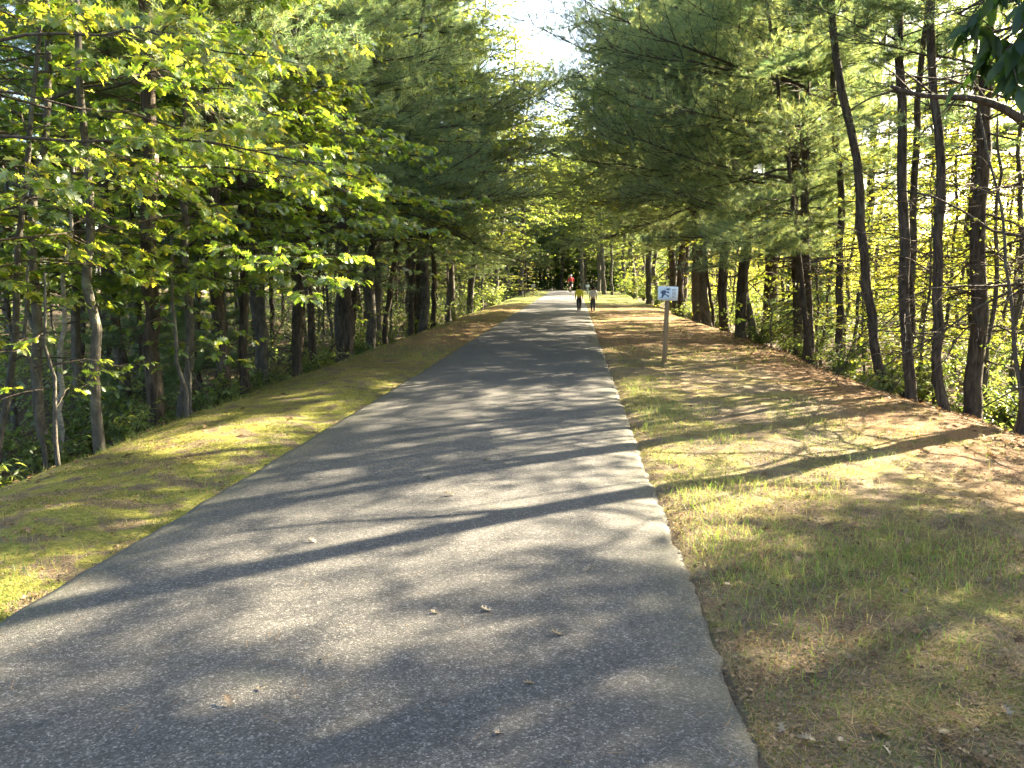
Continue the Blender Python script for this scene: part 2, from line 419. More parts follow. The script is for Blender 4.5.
def make_pine(seed, H, r0, hb, bl, whorl=.55, per=5, dead=14, k=18, wob=.03, droop=.0, dens=1.0, asym=0., nw=.0062):
    g = np.random.default_rng(seed)
    tm = MB(); pts, rad = trunk_tube(tm, H, r0, wob, g)
    at = lambda z: np.array([np.interp(z, pts[:, 2], pts[:, 0]), np.interp(z, pts[:, 2], pts[:, 1]), z])
    wm = MB(); TP = []; TD = []
    z = hb
    while z < H - .3:
        f = (z - hb) / (H - hb)
        shape = (1 - f ** 2.4) * (.8 + .3 * min(1, f * 5)) * g.uniform(.75, 1.1) * .92 + .08
        m = per if f < .85 else 4
        a0 = g.uniform(0, 6.28)
        for j in range(m):
            if g.random() < .12: continue
            L = bl * shape * g.uniform(.7, 1.12)
            az = a0 + j * 6.283 / m + g.normal(0, .25)
            L *= 1 - asym * .5 * (1 - math.cos(az))
            wood, tp, td = PBR[g.integers(len(PBR))]
            s = L / 3.0
            el = (.04 + .32 * f) + g.normal(0, .17) - droop * (1 - f)
            ce, se, ca, sa = math.cos(el), math.sin(el), math.cos(az), math.sin(az)
            M = np.array([[ca * ce, -sa, -ca * se], [sa * ce, ca, -sa * se], [se, 0, ce]])
            if g.random() < .5: M = M @ np.diag([1, -1, 1])
            o = at(z + g.uniform(-.15, .15))
            for (p, r, sd) in wood:
                if sd == 3 and s < .25: continue
                wm.tube((p * s) @ M.T + o, np.maximum(r * s, .002), sd, 0, cap=False)
            keep = g.random(len(tp)) < min(1, .25 + s * .75) * dens
            tk, dk = tp[keep], td[keep]; nr = max(1, round(s * s * .85))
            if nr > 1: tk = np.repeat(tk, nr, 0) + g.normal(0, .07, (len(tk) * nr, 3)); dk = np.repeat(dk, nr, 0)
            TP.append((tk * s) @ M.T + o); TD.append(dk @ M.T)
        z += whorl * g.uniform(.8, 1.2) * (1 - .35 * f)
    for i in range(dead):     # dead lower limbs, thin and bare
        z = g.uniform(.9, hb + .6); az = g.uniform(0, 6.28); L = g.uniform(.4, 1.9) * min(1.3, bl / 3) ; n = 6; t = np.linspace(0, 1, n)
        dz = g.normal(-.05, .42)
        d = np.stack([math.cos(az) * t * L, math.sin(az) * t * L, dz * t * L - .12 * t * t * L], -1) + np.cumsum(g.normal(0, .055, (n, 3)), 0) * (t[:, None] > 0)
        p = at(z) + d
        wm.tube(p, .016 * min(1.4, r0 / .12) * (1 - .8 * t) + .002, 4, 0, cap=False)
        for u in g.uniform(.25, .95, 4):
            q = np.array([np.interp(u, t, p[:, c]) for c in range(3)]); a = az + g.choice([-1, 1]) * g.uniform(.5, 1.1); l = g.uniform(.15, .6)
            tt = np.linspace(0, 1, 4)
            wm.tube(q + np.stack([math.cos(a) * tt * l, math.sin(a) * tt * l, g.uniform(-.3, .2) * tt * l], -1) + np.cumsum(g.normal(0, .012, (4, 3)), 0), .005 * (1 - .7 * tt) + .001, 3, 0, cap=False)
    TP = np.vstack(TP); TD = np.vstack(TD)
    return (tm.mesh('pine_trunk', BARK_PINE), wm.mesh('pine_branches', TWIG), needle_mesh('pine_needles', TP, TD, k, .115, nw, NEEDLE, .62))

# ------------------------------------------------------------------ broad-leaved trees
def make_broad(seed, H, r0, hb, spread, leaf, lsize, mat, limbs=18, per_twig=6, wob=.05, bark=BARK_GREY, rise_=.5, sub=.36, twig=.17, azr=None, upj=.45, droop=.25, leafdens=1.0, prof=None):
    g = np.random.default_rng(seed)
    tm = MB(); pts, rad = trunk_tube(tm, H, r0, wob, g, 9, .012, .25)
    at = lambda z: np.array([np.interp(z, pts[:, 2], pts[:, 0]), np.interp(z, pts[:, 2], pts[:, 1]), z])
    wm = MB(); LP = []; LD = []
    def line(p0, d0, L, n, wobb, dr):
        t = np.linspace(0, 1, n)
        p = p0 + d0 * (t[:, None] * L) - np.array([0, 0, 1.]) * (dr * L * t[:, None] ** 2)
        w = np.cumsum(g.normal(0, wobb, (n, 3)), 0); w[0] = 0
        return t, p + w
    def pt(t, p, u): return np.array([np.interp(u, t, p[:, c]) for c in range(3)])
    for i in range(limbs):
        f = (i + g.random() * .6) / limbs
        z = hb + (H * .97 - hb) * f
        az = i * 2.4 + g.normal(0, .4) if azr is None else g.uniform(*azr)
        L = spread * ((1 - f) ** .6 if prof is None else prof(f)) * g.uniform(.65, 1.1) * (.8 + .2 * min(1, f * 4)) + .25
        el = rise_ * (.35 + .9 * f) + g.normal(0, .12)
        d0 = np.array([math.cos(az) * math.cos(el), math.sin(az) * math.cos(el), math.sin(el)])
        t, p = line(at(z), d0, L, 8, .03 * L / 2, droop)
        rb = max(.006, r0 * .34 * (L / spread)) 
        wm.tube(p, rb * (1 - .85 * t) + .002, 5, 0, cap=False)
        ns = max(3, int(L / sub))
        for j in range(ns):
            u = .22 + .78 * (j + g.random() * .5) / ns
            a = (1 if j % 2 else -1) * g.uniform(.5, 1.1)
            dd = np.array([d0[0] * math.cos(a) - d0[1] * math.sin(a), d0[0] * math.sin(a) + d0[1] * math.cos(a), d0[2] * .4 + g.normal(0, .18)]); dd /= np.linalg.norm(dd)
            sl = (L * .42 * (1 - u * .65)) * g.uniform(.6, 1.15) + .12
            ts, ps = line(pt(t, p, u), dd, sl, 5, .02, droop * .6)
            wm.tube(ps, max(.003, rb * .35) * (1 - .8 * ts) + .0012, 3, 0, cap=False)
            nt_ = max(2, int(sl / twig))
            for kx in range(nt_):
                v = .25 + .75 * (kx + g.random() * .6) / nt_
                b = (1 if kx % 2 else -1) * g.uniform(.3, 1.1)
                de = np.array([dd[0] * math.cos(b) - dd[1] * math.sin(b), dd[0] * math.sin(b) + dd[1] * math.cos(b), g.normal(0, .2)]); de /= np.linalg.norm(de)
                tl = g.uniform(.08, .26); q = pt(ts, ps, min(v, 1))
                wm.tube(np.array([q, q + de * tl * .5 + [0, 0, .01], q + de * tl]), [.0028, .002, .0012], 3, 0, cap=False)
                m = max(1, int(g.poisson(per_twig * leafdens)))
                w = np.sort(g.random(m)) ** .7
                a2 = g.uniform(-1.25, 1.25, m)
                ld = np.stack([de[0] * np.cos(a2) - de[1] * np.sin(a2), de[0] * np.sin(a2) + de[1] * np.cos(a2), g.normal(-.22, .28, m)], -1)
                LP.append(q + de * (tl * w)[:, None]); LD.append(ld)
    LP = np.vstack(LP); LD = np.vstack(LD)
    tv, tq = leaf
    v, q = place_leaves(tv, tq, LP, LD, lsize * (.6 + .6 * g.random(len(LP))), upj)
    return (tm.mesh('trunk', bark), wm.mesh('branches', TWIG), mesh_np('leaves', v, [q], mat))

def make_bush(seed, h, w, n, leaf, lsize, mat, stems=14):
    g = np.random.default_rng(seed)
    wm = MB(); LP = []; LD = []
    for i in range(stems):
        az = g.uniform(0, 6.28); out = w * math.sqrt(g.random()); L = h * g.uniform(.6, 1.1); m = 7; t = np.linspace(0, 1, m)
        p = np.stack([math.cos(az) * out * t ** 1.2, math.sin(az) * out * t ** 1.2, L * t - .15 * L * t ** 3], -1) + np.cumsum(g.normal(0, .025, (m, 3)), 0) * np.minimum(1, t * 4)[:, None]
        wm.tube(p, .007 * (1 - .8 * t) + .0015, 4, 0, cap=False)
        for u in np.linspace(.2, 1, 8):
            q = np.array([np.interp(u, t, p[:, c]) for c in range(3)]); a = g.uniform(0, 6.28); sl = g.uniform(.12, .4) * w / .6
            e = q + np.array([math.cos(a) * sl, math.sin(a) * sl, g.uniform(-.05, .15)])
            wm.tube(np.array([q, (q + e) / 2 + [0, 0, .02], e]), [.003, .002, .001], 3, 0, cap=False)
            k = max(2, int(n / stems / 8)); w_ = g.random(k)
            LP.append(q + (e - q) * w_[:, None] + g.normal(0, .025, (k, 3))); b = a + g.uniform(-1.3, 1.3, k)
            LD.append(np.stack([np.cos(b), np.sin(b), g.normal(-.1, .35, k)], -1))
    LP = np.vstack(LP); LD = np.vstack(LD)
    v, q = place_leaves(*leaf, LP, LD, lsize * (.6 + .7 * g.random(len(LP))), .5)
    return (wm.mesh('stems', TWIG), mesh_np('bush_leaves', v, [q], mat))

PROTO = {}
def proto(key, meshes, names): PROTO[key] = (meshes, names)
TN = ('trunk', 'branches', 'crown'); BN = ('stems', 'foliage')
proto('pineA', make_pine(1, 17, .185, 3.3, 4.0), TN)
proto('pineB', make_pine(2, 15.5, .15, 4.0, 3.4), TN)
proto('pineC', make_pine(3, 14, .085, 4.4, 2.7, per=4), TN)
proto('pineD', make_pine(4, 12.5, .052, 5.4, 1.7, whorl=.7, per=4, dead=24), TN)
proto('pineE', make_pine(5, 14, .15, 2.5, 3.8, droop=.12), TN)
proto('pineS', make_pine(7, 14.5, .066, 4.6, 2.6, whorl=.95, per=3, dead=30, dens=.27), TN)
proto('pineT', make_pine(8, 16, .125, 5.0, 3.2, whorl=.95, per=3, dead=36, dens=.27), TN)
proto('pineW', make_pine(9, 15, .16, 3.4, 5.4, whorl=.55, per=6, dead=20, droop=.05, asym=.6), TN)
proto('pineV', make_pine(10, 9.5, .11, 3.0, 5.6, whorl=.5, per=6, dead=20, droop=.05, asym=.75), TN)
proto('pineX', make_pine(12, 10.6, .15, 4.3, 7.6, whorl=.55, per=7, dead=24, asym=.85), TN)
proto('pineY', make_pine(6, 5.0, .05, .7, 1.5, whorl=.4, per=4, dead=2), TN)
proto('oakA', make_broad(21, 9.0, .07, 2.8, 3.8, OAK_T, .125, OAK, limbs=24, per_twig=7, rise_=.42), TN)
proto('oakL', make_broad(25, 8.0, .055, 2.3, 4.2, OAK_T, .125, OAK, limbs=30, per_twig=8, rise_=.38, twig=.14, sub=.30, droop=.22), TN)
proto('oakB', make_broad(22, 7.0, .05, 2.4, 2.7, OAK_T, .12, OAK, limbs=15, per_twig=6, rise_=.4), TN)
proto('oakS', make_broad(23, 2.4, .018, .7, 1.1, OAK_T, .13, OAK, limbs=7, per_twig=3.5, rise_=.25, sub=.3), TN)
proto('oakC', make_broad(24, 15, .17, 3.5, 4.4, OAK_T, .16, OAK, limbs=28, per_twig=4.2, rise_=.6, sub=.4, twig=.2), TN)
proto('mapleA', make_broad(31, 11, .09, 2.5, 3.0, OVAL_T, .095, GREEN, limbs=24, per_twig=6.5, rise_=.7), TN)
proto('mapleB', make_broad(32, 8.0, .055, 1.6, 2.3, OVAL_T, .085, GREEN, limbs=20, per_twig=6, rise_=.6), TN)
proto('mapleY', make_broad(38, 9.0, .04, 1.0, 2.9, OVAL_T, .09, SUNLEAF, limbs=36, per_twig=8, rise_=.5, twig=.15), TN)
proto('mapleC', make_broad(33, 14, .13, 3.5, 3.8, OVAL_T, .10, GREEN, limbs=26, per_twig=6.5, rise_=.75, twig=.2), TN)
proto('mapleG', make_broad(37, 10, .10, .8, 3.2, OVAL_T, .10, GREEN, limbs=30, per_twig=6.5, rise_=.5), TN)
proto('mapleH', make_broad(39, 12, .11, 3.0, 3.6, OVAL_T, .095, GREEN, limbs=32, per_twig=8, rise_=.6, twig=.15), TN)
proto('mapleT', make_broad(40, 21, .19, 4.0, 5.2, OVAL_T, .155, GREEN, limbs=56, per_twig=10, rise_=.5, sub=.42, twig=.19, prof=lambda f: (.55 + .45 * math.sin(math.pi * min(1, f * 1.25))) * (1 - f ** 3) + .12), TN)
proto('yellow', make_broad(34, 4.2, .04, .5, 1.3, OVAL_T, .085, YELLOW, limbs=18, per_twig=6, rise_=.6), TN)
proto('birch', make_broad(35, 9, .06, 3.5, 1.8, OVAL_T, .07, GREEN, limbs=14, per_twig=5, rise_=.8, bark=BARK_PALE), TN)
proto('bare', make_broad(36, 8, .04, 2.0, 1.7, OVAL_T, .08, GREEN, limbs=13, per_twig=1.2, rise_=.6), TN)
proto('bush1', make_bush(41, 1.0, .75, 1300, OVAL_T, .075, SHRUB), BN)
proto('bush2', make_bush(42, .7, .6, 900, LONG_T, .09, SHRUB), BN)
proto('bush3', make_bush(43, 1.5, .8, 1300, OVAL_T, .09, SHRUB, 18), BN)
proto('bush4', make_bush(44, .45, .5, 500, LONG_T, .10, SHRUB, 10), BN)

def plant(key, name, x, y, label, cat, group=None, s=1.0, rz=None, lean=(0, 0), dz=0.0):
    meshes, names = PROTO[key]
    r = empty(name, (x, y, gz(x, y) - .03 + dz))
    # lean: tilt of the top towards +x and +y, in radians, applied after the spin about z
    from mathutils import Matrix
    spin = random.uniform(0, 6.28) if rz is None else rz
    M = Matrix.Rotation(lean[0], 3, 'Y') @ Matrix.Rotation(-lean[1], 3, 'X') @ Matrix.Rotation(spin, 3, 'Z')
    r.rotation_euler = M.to_euler(); r.scale = (s, s, s)
    for me, n in zip(meshes, names): link(n, me, r)
    return tag(r, label, cat, group)

# ------------------------------------------------------------------ trees along the right edge
RIGHT = [
 ('pineT', 5.5, 9.75, 1.08, (-.05, 0), 'thick dark pine trunk nearest on the right bank, carrying a long bare limb'),
 ('pineT', 5.75, 11.6, .85, (0, 0), 'thick brown pine trunk standing just behind the nearest dark one on the right'),
 ('pineS', 5.05, 11.9, 0.95, (-.10, 0), 'dark middle-thick pine leaning over the right bank between two thinner trunks'),
 ('pineS', 5.6, 13.4, 0.81, (-.01, 0), 'straight pine trunk standing close behind the leaning dark pine on the right'),
 ('pineD', 5.24, 11.25, 0.98, (-.09, 0), 'slim leaning pole pine rooted at the right bank edge beside the thick brown trunk'),
 ('pineD', 5.16, 13.05, 1.10, (-.19, 0), 'slim pine with the strongest lean toward the path on the right bank'),
 ('pineS', 5.07, 16.9, 0.72, (-.16, 0), 'dark leaning pine pole alone at the bank edge, midway between sign and leaning group'),
 ('pineD', 5.85, 17.1, 1.15, (-.08, 0), 'thin pole pine in the ferny growth behind the lone leaning pole'),
 ('pineB', 9.3, 25.8, .95, (0, 0), 'pine trunk set deeper in the sunny right woods behind the ferns'),
 ('pineB', 4.75, 22.5, 1.0, (.01, 0), 'upright pine at the right bank edge, first trunk to the right of the sign'),
 ('pineA', 5.5, 40.5, 1.25, (0, 0), 'tall pine rising behind the trail sign at the far right edge'),
 ('pineA', 7.3, 29.6, 1.35, (-.03, 0), 'broad dark pine in the right woods a little beyond the upright edge pine'),
 ('pineX', 4.9, 25.5, 1.0, (-.04, 0), 'spreading white pine whose low boughs arch over the path from the right'),
 ('pineW', 5.4, 35.0, 1.15, (-.03, 0), 'spreading white pine behind the arching one, its boughs above the children'),
 ('pineV', 5.6, 19.8, 1.0, (-.05, 0), 'full green pine with soft drooping boughs over the right woods edge'),
 ('pineV', 5.2, 17.6, .95, (-.05, 0), 'white pine whose soft boughs fill the upper right above the leaning poles'),
 ('pineX', 5.2, 38.0, 1.15, (-.02, 0), 'white pine farther on whose long boughs reach across the path from the right'),
 ('pineD', 5.2, 29.5, .9, (-.16, 0), 'thin bare pole leaning left behind the trail sign'),
 ('pineB', 6.3, 52.0, 1.2, (0, 0), 'pine standing on the far right edge, past the tall one behind the sign'),
 ('mapleT', 4.9, 31.5, .95, (-.06, 0), 'tall leafy maple among the right pines, crown against the sky gap'),
 ('mapleT', 5.0, 38.5, .95, (-.05, 0), 'tall maple behind the right pines, crown bordering the sky gap'),
 ('mapleG', 6.6, 49.0, 1.2, (-.05, 0), 'tall maple on the far right edge past the sign pine'),
 ('mapleH', 5.3, 23.5, 1.1, (-.14, 0), 'full maple leaning over the right verge, its soft crown closing the canopy'),
 ('mapleH', 5.0, 29.5, 1.55, (-.16, 0), 'full tall maple leaning from the right toward the sky gap'),
 ('mapleT', 4.5, 48.0, 1.0, (-.07, 0), 'very tall leafy maple on the right whose crown closes the gap over the far path'),
 ('mapleT', 4.6, 59.0, 1.0, (-.09, 0), 'tall maple on the right just short of the far trees, crown high over the path'),
 ('mapleT', 2.7, 70.0, 1.05, (-.04, 0), 'tall maple by the right edge of the path shortly before its bend'),
 ('mapleG', 5.6, 54.0, 1.5, (-.08, 0), 'low-branched maple at the far right edge past the children'),
 ('mapleC', 3.3, 69.0, .95, (-.05, 0), 'broad-leaved tree with a dark trunk right of the far path end'),
]
for k, x, y, s, ln, lab in RIGHT:
    plant(k, 'pine_tree' if k[:4] == 'pine' else 'broadleaf_tree', x, y, lab, 'tree', 'trees along the right edge', s, 3.1416 if k in ('pineV', 'pineW', 'pineX') else None, ln)
lm = MB(); lt = np.linspace(0, 1, 10)
lp = np.stack([5.36 - 1.85 * lt, 9.75 - .45 * lt, 3.35 + .55 * lt + .12 * np.sin(lt * 5)], -1)
lm.tube(lp, .055 * (1 - .65 * lt), 7, .15)
for u, dx, dyy, dz in ((.35, -.4, .3, .7), (.55, -.5, -.3, -.5), (.7, -.6, .2, .5), (.85, -.5, -.1, .35), (.95, -.5, .2, -.2)):
    q = np.array([np.interp(u, lt, lp[:, c]) for c in range(3)]); lm.tube([q, q + np.array([dx, dyy, dz]) * .5 + [0, 0, .04], q + np.array([dx, dyy, dz])], [.014, .009, .003], 4, 0)
big = bpy.data.objects['pine_tree']; lo = link('limb', lm.mesh('bare_limb', TWIG), big)
bpy.context.view_layer.update(); lo.matrix_parent_inverse = big.matrix_world.inverted()
plant('bare', 'sapling', 5.55, 9.75, 'whip-thin bare sapling leaning left in front of the thickest right trunks', 'tree', 'saplings on the banks', .55, 1.0, (-.22, 0))

# ------------------------------------------------------------------ trees along the left edge
LEFT = [
 ('oakB', 'oak_tree', -5.35, 8.2, 1.0, (.02, 0), 'slim grey oak trunk rising straight from the mossy left bank'),
 ('pineC', 'pine_tree', -5.75, 10.2, 1.1, (.02, 0), 'dark pine trunk just right of the slim grey oak on the left bank'),
 ('pineC', 'pine_tree', -5.6, 12.0, .95, (0, 0), 'left one of two dark pines standing as a pair on the left bank'),
 ('pineD', 'pine_tree', -5.85, 13.2, 1.2, (.01, 0), 'right one of two dark pines standing as a pair on the left bank'),
 ('pineC', 'pine_tree', -5.4, 14.5, .92, (.02, 0), 'dark pine with a pale scar, rooted where the left grass narrows'),
 ('pineD', 'pine_tree', -5.65, 16.3, 1.2, (0, 0), 'thin dark pine close behind the scarred one on the left'),
 ('pineB', 'pine_tree', -5.6, 18.4, 1.05, (.01, 0), 'stout black-barked pine at the left grass edge, thickest trunk there'),
 ('pineD', 'pine_tree', -5.75, 23.0, 1.2, (.14, 0), 'thin pine leaning toward the path past the stout black pine'),
 ('pineC', 'pine_tree', -5.9, 27.2, 1.0, (0, 0), 'slender pine on the left edge beyond the leaning thin one'),
 ('pineC', 'pine_tree', -6.3, 33.5, 1.1, (.02, 0), 'slender pine at the left edge where needle litter covers the verge'),
 ('oakL', 'oak_tree', -5.9, 10.9, 1.05, (.06, 0), 'spreading oak with bright lobed leaves reaching over the left verge'),
 ('oakL', 'oak_tree', -6.6, 8.9, 1.05, (.05, 0), 'leafy oak with several low limbs at the left woods margin'),
 ('oakA', 'oak_tree', -6.6, 13.6, 1.1, (.09, 0), 'leafy oak between the paired pines, high boughs near the path'),
 ('oakC', 'oak_tree', -6.4, 24.5, 1.05, (.05, 0), 'tall broad oak among the left pines, crown against the sky gap'),
 ('mapleC', 'maple_tree', -6.2, 30.5, 1.15, (.05, 0), 'tall maple mixed with the left pines beyond the tall oak'),
 ('mapleC', 'maple_tree', -6.4, 38.5, 1.2, (.05, 0), 'tall maple with pale crown bordering the left side of the sky gap'),
 ('oakL', 'oak_tree', -5.7, 6.6, .95, (.08, 0), 'nearest leafy oak, its boughs filling the upper left corner'),
 ('mapleH', 'maple_tree', -6.0, 22.0, 1.25, (.10, 0), 'full maple leaning over the left verge with boughs down to head height'),
 ('mapleH', 'maple_tree', -5.8, 29.0, 1.45, (.10, 0), 'full tall maple farther along the left edge, soft crown at the sky gap'),
 ('mapleT', 'maple_tree', -7.6, 35.5, .95, (.03, 0), 'third full maple along the left edge before the far bright ones'),
 ('mapleT', 'maple_tree', -6.2, 45.0, 1.0, (.07, 0), 'very tall leafy maple on the left, its crown meeting another over the far path'),
 ('mapleT', 'maple_tree', -6.2, 58.5, 1.0, (.08, 0), 'tall maple on the far left edge behind the leaning pair over the path'),
 ('mapleT', 'maple_tree', -4.6, 66.0, 1.0, (.06, 0), 'tall maple by the left edge of the path shortly before its bend'),
 ('mapleH', 'maple_tree', -7.8, 12.6, .95, (.04, 0), 'bushy maple filling the gap behind the left oaks'),
 ('oakL', 'oak_tree', -7.6, 11.4, 1.2, (.02, 0), 'second row oak whose lit leaves show over the nearest left oaks'),
 ('oakL', 'oak_tree', -5.9, 14.3, 1.05, (.02, 0), 'oak in front of the big soft pine on the left, lit boughs over the verge'),
 ('mapleH', 'maple_tree', -5.9, 18.9, 1.0, (.05, 0), 'maple beside the stout black pine with sprays over the left verge'),
 ('oakB', 'oak_tree', -6.1, 7.6, .9, (-.12, 0), 'leaning young oak with crooked stem at the left bank foot'),
 ('birch', 'birch_tree', -6.5, 9.1, .55, (.12, 0), 'short pale birch trunk tilting behind the left bank saplings'),
 ('bare', 'sapling', -6.0, 7.15, .8, (.06, 0), 'thin crooked sapling with few leaves at the left bank'),
 ('bare', 'sapling', -6.8, 8.3, .9, (.2, 0), 'thin leaning sapling behind the crooked one on the left bank'),
 ('mapleH', 'maple_tree', -6.6, 15.6, 1.2, (.03, 0), 'full green maple whose low boughs hang above the left verge by the scarred pine'),
 ('pineW', 'pine_tree', -7.6, 20.5, 1.0, (.05, 0), 'full white pine with boughs reaching over the left path edge'),
 ('pineX', 'pine_tree', -6.3, 30.5, 1.05, (.04, 0), 'full white pine, second of the big ones along the left edge'),
 ('pineA', 'pine_tree', -7.2, 34.0, 1.2, (.03, 0), 'tall white pine on the left with boughs near the sky gap'),
 ('pineE', 'pine_tree', -6.9, 43.0, 1.2, (.03, 0), 'far white pine on the left before the bright maples'),
 ('mapleG', 'maple_tree', -6.2, 51.0, .85, (.05, 0), 'sunlit maple leaning over the far left grass'),
 ('mapleG', 'maple_tree', -6.4, 62.0, 1.1, (.04, 0), 'sunlit tall maple by the far left path end'),
 ('yellow', 'yellow_tree', -3.9, 61.0, .85, (0, 0), 'small bright yellow tree beside the far left path edge'),
]
for k, nm, x, y, s, ln, lab in LEFT:
    plant(k, nm, x, y, lab, 'tree', 'trees along the left edge', s, .05 if k in ('pineV', 'pineW', 'pineX') else None, ln)
for i, (x, y, s, lab) in enumerate([(-5.0, 7.0, .8, 'small oak seedling nearest on the mossy left bank'), (-4.9, 9.2, .95, 'oak sapling with a flat spray of lit leaves before the dark pine'),
        (-5.2, 9.9, .8, 'oak sapling with low lit leaves behind the flat-sprayed one'), (-5.6, 21.0, .9, 'oak sapling beyond the stout black pine on the left'), (-5.8, 7.9, 1.0, 'oak sapling at the foot of the slim grey oak'),
        (4.9, 19.6, .8, 'oak sapling among the right bank bushes'), (6.1, 14.4, .9, 'oak sapling lit from behind near the right leaning pines')]):
    plant('oakS', 'oak_sapling', x, y, lab, 'sapling', 'oak saplings on the banks', s)

# ------------------------------------------------------------------ deeper woods
placed = [(x, y) for _, x, y, *_ in RIGHT] + [(p[2], p[3]) for p in LEFT]
def scatter(n, xr, yr, kinds, dmin, names, label, group, smin=.85, smax=1.2, lean=.05, ypow=1.0):
    k = tries = 0
    while k < n and tries < 4000:
        tries += 1
        y = yr[0] + (yr[1] - yr[0]) * random.random() ** ypow; x = random.uniform(*xr)
        px = 575 + 769 * x / max(y, .5)
        if px < -90 - 700 / y or px > 1110 + 700 / y: continue
        if any((x - a) ** 2 + (y - b) ** 2 < dmin ** 2 for a, b in placed): continue
        placed.append((x, y)); key = random.choice(kinds)
        plant(key, names[key[:4]], x, y, label[key[:4]], 'tree', group, random.uniform(smin, smax), None, (random.gauss(0, lean), random.gauss(0, lean)))
        k += 1
NM = {'pine': 'pine_tree', 'mapl': 'maple_tree', 'oakA': 'oak_tree', 'oakB': 'oak_tree', 'birc': 'birch_tree', 'bare': 'sapling'}
LL = {'pine': 'dark-trunked pine standing deep in the shaded left woods', 'mapl': 'thin grey maple deep in the shaded left woods', 'oakA': 'leafy oak deep in the shaded left woods', 'oakB': 'leafy oak deep in the shaded left woods', 'birc': 'pale-barked birch in the shaded left woods', 'bare': 'thin almost bare sapling in the shaded left woods'}
LR = {'pine': 'dark pine pole deep in the sunny right woods', 'mapl': 'maple with glowing backlit leaves in the right woods', 'oakA': 'oak with glowing backlit leaves in the right woods', 'oakB': 'oak with glowing backlit leaves in the right woods', 'birc': 'pale-barked birch in the right woods', 'bare': 'thin almost bare sapling in the right woods'}
LF = {'pine': 'dark pine in the shaded stand closing the far path end', 'mapl': 'broad-leaved tree in the stand closing the far path end'}
scatter(60, (-20, -6.6), (7, 60), ['pineB', 'pineC', 'pineC', 'pineD', 'bare', 'pineD', 'mapleB', 'mapleA'], 1.5, NM, LL, 'trees deep in the left woods', ypow=1.2)
scatter(16, (-24, -9), (9, 40), ['mapleB', 'bare', 'birch', 'mapleA'], 1.5, NM, LL, 'trees deep in the left woods')
scatter(20, (6.6, 15), (12, 62), ['pineD', 'pineD', 'pineS', 'bare', 'mapleY'], 1.6, NM, LR, 'trees deep in the right woods', ypow=1.1)
scatter(44, (8, 24), (12, 70), ['mapleY', 'mapleY', 'mapleB', 'mapleY', 'oakB'], 1.9, NM, LR, 'trees deep in the right woods', .6, .95)
for x, y, s, lab in [(2.6, 87, 1.55, 'tallest broad maple at the right of the far path bend'), (.9, 91.5, 1.7, 'broad maple standing where the path starts to turn'), (1.2, 97, 1.5, 'tall maple squarely behind the far path bend'), (-7.4, 84, 1.5, 'tall maple on the left where the path bends away'), (-1.8, 104, 1.55, 'tall maple closing the sky gap behind the bend'), (4.8, 78, 1.35, 'tall maple on the right just before the far bend'), (-5.0, 112, 1.6, 'tallest maple seen beyond the left turn of the path')]:
    plant('mapleT', 'maple_tree', x, y, lab, 'tree', 'trees closing the far end', s * .75); placed.append((x, y))
for i, (x, y, s) in enumerate([(6.4, 12.6, .7), (7.4, 13.4, .95), (6.9, 15.2, .8), (8.5, 15.6, 1.1), (6.3, 18.0, .7), (7.9, 17.2, .9), (9.8, 18.0, 1.0), (6.6, 21.2, .8), (8.8, 20.5, 1.0), (11.2, 20.6, 1.1), (6.8, 25.0, .85), (12.6, 23.0, 1.15), (7.6, 29.0, .9), (14.2, 26.2, 1.3), (6.5, 33.0, .9), (10.4, 24.0, 1.2), (8.4, 24.6, .9), (6.4, 40.0, 1.0), (6.0, 14.0, .5), (5.9, 16.2, .5), (6.1, 20.0, .55), (13.0, 30.0, 1.3), (10.8, 29.0, 1.2)]):
    plant('mapleY' if i % 4 else 'mapleB', 'maple_tree', x, y, 'young backlit maple standing behind the dark trunks of the right edge', 'tree', 'young maples behind the right edge', s); placed.append((x, y))
scatter(14, (-9, 12), (98, 120), ['mapleG', 'pineE', 'pineE', 'mapleG'], 2.4, NM, LF, 'trees closing the far end', 1.2, 1.5)
scatter(16, (-24, -7), (62, 100), ['mapleG', 'mapleG', 'pineA'], 2.6, NM, LF, 'trees closing the far end', 1.1, 1.5)
scatter(14, (5.5, 20), (60, 100), ['mapleG', 'mapleG', 'pineA'], 2.6, NM, LF, 'trees closing the far end', 1.0, 1.4)

